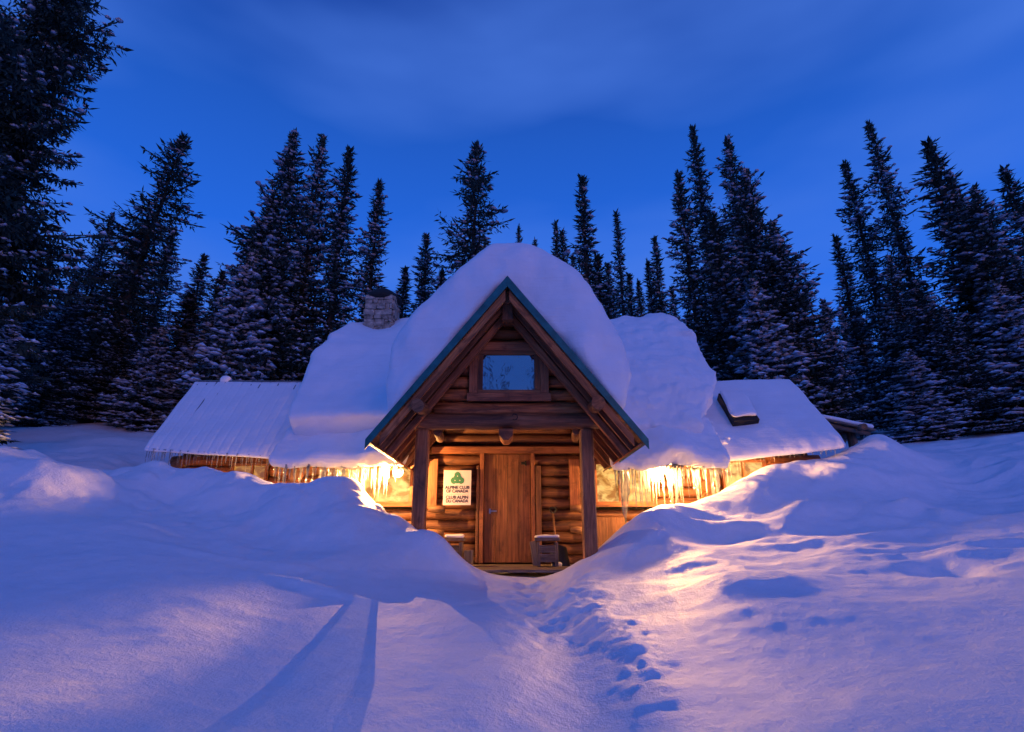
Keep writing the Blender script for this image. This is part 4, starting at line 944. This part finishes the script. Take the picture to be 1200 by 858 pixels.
def tree(px, py, Y, Rr, k, label, lean=0, group=G, rz=None, name='spruce_tree', h=None):
    H, Rm, cm_, sm_, tm_, _ = KINDS[k]; top = at(px, py, Y); gz_ = gh(top.x, Y); hh = top.z - gz_ if h is None else h
    t = empty(name, (top.x, Y, gz_ - .05)); tag(t, label, 'spruce' if name == 'spruce_tree' else 'sapling', group)
    rz = random.uniform(0, 6.28) if rz is None else rz
    for nm, me in (('trunk', tm_), ('crown', cm_)):
        o = bpy.data.objects.new(nm, me); col.objects.link(o); o.parent = t; o.rotation_euler = (0, 0, rz); o.scale = (Rr / Rm, Rr / Rm, hh / H)
    lean = R(lean) + R((600 - px) / 600 * 3.0); t.rotation_euler = (0, lean, 0); t.location.x -= hh * math.sin(lean)
random.seed(77)
T = [
 (92, -75, 13.0, 2.5, 'big', 'huge dark spruce cut by the top left corner of the view'),
 (8, 40, 15.5, 2.2, 'wide2', 'dark spruce behind the huge corner spruce at the left edge'),
 (216, 158, 20.0, 1.95, 'club', 'tall blunt-topped dark spruce standing between the corner giant and the left wing', 5),
 (172, 262, 22.0, 1.7, 'tall', 'dark spruce pressed against the left flank of the blunt-topped spruce', 4),
 (132, 252, 21.0, 1.8, 'wide', 'bushy spruce rising left of the blunt-topped spruce'),
 (60, 300, 19.0, 1.8, 'wide', 'spruce in the dark gap behind the left edge saplings'),
 (88, 330, 17.5, 1.5, 'wide2', 'lower bushy spruce standing over the snowy clearing on the left'),
 (40, 350, 22.0, 1.6, 'tall', 'spruce half hidden at the far left of the clearing'),
 (204, 268, 27.0, 1.5, 'tall2', 'slender spruce showing right of the blunt-topped spruce, higher of two'),
 (240, 300, 26.0, 1.4, 'tall2', 'pointed spruce above the ridge end of the left wing'),
 (224, 345, 23.0, 1.5, 'narrow', 'small pointed spruce in front of the pointed one over the left wing'),
 (262, 318, 24.0, 1.5, 'tall', 'dark spruce filling the gap left of the three-topped clump'),
 (190, 385, 18.5, 1.5, 'snowy', 'snow-covered young spruce behind the outer corner of the left wing'),
 (150, 375, 19.5, 1.5, 'wide', 'dark-bottomed spruce left of the snow-covered young spruce'),
 (228, 398, 19.0, 1.3, 'snowy2', 'snowy young spruce just above the left wing ridge end'),
 (252, 372, 20.0, 1.5, 'snowy2', 'snowy spruce leaning into the big clump above the left wing'),
 (345, 158, 20.0, 3.0, 'wide', 'broadest spruce of the three-topped clump above the left wing'),
 (379, 161, 22.0, 2.1, 'wide2', 'middle spruce of the three-topped clump above the left wing'),
 (410, 178, 21.0, 1.75, 'tall', 'rightmost spruce of the three-topped clump above the left wing'),
 (318, 232, 19.5, 2.0, 'wide2', 'shorter spruce on the left shoulder of the three-topped clump'),
 (295, 300, 18.0, 1.9, 'snowy', 'snow-flecked spruce at the left foot of the three-topped clump'),
 (445, 214, 23.0, 1.35, 'tall2', 'lone narrow spruce behind the chimney'),
 (475, 315, 30.0, 1.4, 'narrow', 'short spruce just right of the chimney'),
 (500, 276, 28.0, 1.5, 'tall2', 'medium spruce between the chimney and the ragged spruce'),
 (518, 318, 33.0, 1.5, 'narrow', 'far spruce behind the left shoulder of the snow cap'),
 (558, 170, 22.0, 1.95, 'club', 'ragged wide spruce rising behind the porch snow cap on the left'),
 (608, 267, 46.0, 1.2, 'narrow', 'tiny spruce tip right above the crest of the snow cap'),
 (627, 283, 50.0, 1.2, 'narrow2', 'tiniest dark tip showing over the snow cap'),
 (651, 262, 34.0, 1.2, 'narrow', 'small spruce over the right shoulder of the snow cap, left of a twin'),
 (659, 272, 35.0, 1.1, 'narrow2', 'small spruce over the right shoulder of the snow cap, right of its twin'),
 (671, 300, 44.0, 1.0, 'narrow2', 'little spruce tip beside the tall spire right of the snow cap'),
 (682, 209, 27.0, 1.45, 'narrow', 'tall black spire right of the snow cap'),
 (700, 300, 28.0, 1.5, 'narrow', 'shorter spruce tucked under the tall black spire'),
 (722, 250, 30.0, .85, 'narrow2', 'thin sparse spire between the black spire and the twin spires'),
 (712, 310, 33.0, 1.3, 'narrow', 'small spruce left of the thin sparse spire'),
 (737, 322, 34.0, 1.2, 'narrow', 'small spruce right of the thin sparse spire'),
 (748, 330, 36.0, 1.1, 'narrow', 'small spruce left of the twin spires'),
 (767, 280, 31.0, 1.2, 'narrow', 'taller of the twin spires above the right slab'),
 (759, 307, 32.0, 1.1, 'narrow', 'shorter of the twin spires above the right slab'),
 (787, 338, 36.0, 1.0, 'narrow2', 'small far spruce at the left foot of the big right clump'),
 (795, 204, 23.0, 1.45, 'tall2', 'leftmost spruce of the big clump above the right wing'),
 (812, 153, 24.0, 1.6, 'tall', 'tallest pointed spruce of the big clump above the right wing'),
 (852, 163, 22.0, 2.3, 'wide2', 'central spruce of the big clump above the right wing'),
 (872, 200, 20.5, 2.9, 'wide', 'broad spruce forming the right shoulder of the big clump'),
 (905, 262, 19.5, 2.4, 'wide', 'lower spruce filling the right slope of the big clump'),
 (835, 255, 20.0, 1.9, 'tall', 'dark spruce in the middle front of the big clump'),
 (925, 345, 20.0, 1.9, 'wide2', 'lowest spruce at the right foot of the big clump'),
 (880, 330, 18.0, 1.9, 'snowy', 'snow-flecked spruce right behind the right wing ridge'),
 (990, 192, 21.0, 1.35, 'tall2', 'slender leaning spruce left of the tall right pair'),
 (979, 278, 24.0, 1.1, 'narrow', 'small narrow spruce on the left edge of the right-hand wood'),
 (1018, 146, 20.0, 1.25, 'tall2', 'tallest slender spruce of the right-hand wood'),
 (1088, 168, 18.0, 2.0, 'tall', 'tall ragged spruce right of the tallest slender one'),
 (1112, 205, 19.0, 2.0, 'wide', 'broad spruce behind the ragged one on the right'),
 (1140, 222, 17.0, 2.2, 'wide2', 'dense spruce with snowy boughs near the right edge'),
 (1176, 198, 20.0, 1.8, 'tall', 'spruce top cut by the right edge of the view'),
 (1215, 215, 17.0, 2.0, 'wide', 'spruce mostly outside the right edge of the view'),
 (1040, 300, 18.5, 1.7, 'wide', 'dark spruce under the tallest slender one on the right'),
 (1070, 330, 17.0, 1.8, 'wide2', 'dark spruce behind the little snow-laden spruce on the right'),
 (1165, 335, 15.5, 1.8, 'snowy', 'snow-covered spruce low at the right edge'),
 (1105, 360, 16.0, 1.5, 'wide', 'short dark spruce right of the little snow-laden spruce'),
 (1062, 412, 14.6, 1.15, 'snowy2', 'little snow-laden spruce in front of the right-hand wood'),
 (965, 355, 30.0, 1.6, 'snowy2', 'pale frosted spruce in the gap right of the big clump'),
 (985, 360, 33.0, 1.6, 'snowy', 'pale frosted spruce deeper in the gap, right of its neighbour'),
 (1002, 372, 27.0, 1.5, 'snowy2', 'frosted spruce at the left foot of the slender leaning spruce'),
]
for q in T: tree(*q)
# young snow-bent trees at the left edge
tree(16, 378, 10.6, 1.0, 'snowy2', 'young snow-laden tree at the left edge of the clearing', 2, None, name='young_spruce')
tree(-8, 366, 9.8, .95, 'snowy', 'young spruce with a heavy snow head cut by the left edge', 0, None, name='young_spruce')

# behind the photographer: a few spruces that the gable window mirrors
for i, (x, y, h_, k) in enumerate(((-9, -16, 9, 'wide'), (1.75, -13, 10.2, 'narrow'), (11, -20, 11, 'tall'), (-7, -26, 10, 'wide'))):
    H, Rm, cm_, sm_, tm_, _ = KINDS[k]; t = empty('spruce_tree', (x, y, gh(x, y))); tag(t, ['wide spruce behind the photographer to the left', 'spruce behind the photographer seen in the gable window', 'tall spruce behind the photographer to the right', 'far spruce behind the photographer'][i], 'spruce', G)
    for nm, me in (('trunk', tm_), ('crown', cm_)):
        o = bpy.data.objects.new(nm, me); col.objects.link(o); o.parent = t; o.scale = (h_ / H,) * 3

# far wood: one mass
V0, F0, S0, SF0, _ = spruce_data(seed=41, H=14, Rm=1.9, dens=.45, snow=.8, ragged=.3, detail=.5)
V1, F1, S1, SF1, _ = spruce_data(seed=42, H=14, Rm=1.5, dens=.45, snow=.8, ragged=.35, detail=.5)
VV = []; FF = []; SS = []; FS = []; vo = so = 0
for row, (Yr, n) in enumerate(((40, 46), (48, 50), (58, 46))):
    for i in range(n):
        px = -60 + 1320 * (i + rng.uniform(-.3, .3)) / n; Y = Yr + rng.uniform(-3, 3); py = np.interp(px, [0, 250, 480, 560, 640, 720, 800, 950, 1200], [330, 370, 370, 345, 345, 350, 360, 375, 350]) + rng.uniform(-14, 30)
        tp_ = at(px, py, Y); g0_ = gh(tp_.x, Y); hh = tp_.z - g0_
        if hh < 4: continue
        a = rng.uniform(0, 6.28); c_, s_ = math.cos(a), math.sin(a); vv, ff, sv, sf = ((V0, F0, S0, SF0), (V1, F1, S1, SF1))[i % 2]; k = hh / 14
        def tf(v): return np.stack([(v[:, 0] * c_ - v[:, 1] * s_) * min(k, 1.2) + tp_.x, (v[:, 0] * s_ + v[:, 1] * c_) * min(k, 1.2) + Y, v[:, 2] * k + g0_], -1)
        VV.append(tf(vv)); FF.append(ff + vo); vo += len(vv); SS.append(tf(sv)); FS.append(sf + so); so += len(sv)
for i in range(76):
    x, y = rng.uniform(-28, 32), rng.uniform(-120, -75); k = rng.uniform(.4, .7)
    if i > 69: x, y, k = rng.uniform(-5, 6), rng.uniform(-48, -34), rng.uniform(.95, 1.35)
    g0_ = gh(x, y); a = rng.uniform(0, 6.28); c_, s_ = math.cos(a), math.sin(a); vv, ff, sv, sf = (V0, F0, S0, SF0) if i % 2 else (V1, F1, S1, SF1); Y = y
    def tf(v): return np.stack([(v[:, 0] * c_ - v[:, 1] * s_) * k + x, (v[:, 0] * s_ + v[:, 1] * c_) * k + y, v[:, 2] * k + g0_], -1)
    VV.append(tf(vv)); FF.append(ff + vo); vo += len(vv); SS.append(tf(sv)); FS.append(sf + so); so += len(sv)
me = crown_mesh(np.concatenate(VV), np.concatenate(FF), np.concatenate(SS), np.concatenate(FS)); me.name = 'distant_forest'
fw = link('distant_forest', me); tag(fw, 'far wood of frosted spruces closing the view behind the cabin', 'forest', kind='stuff')
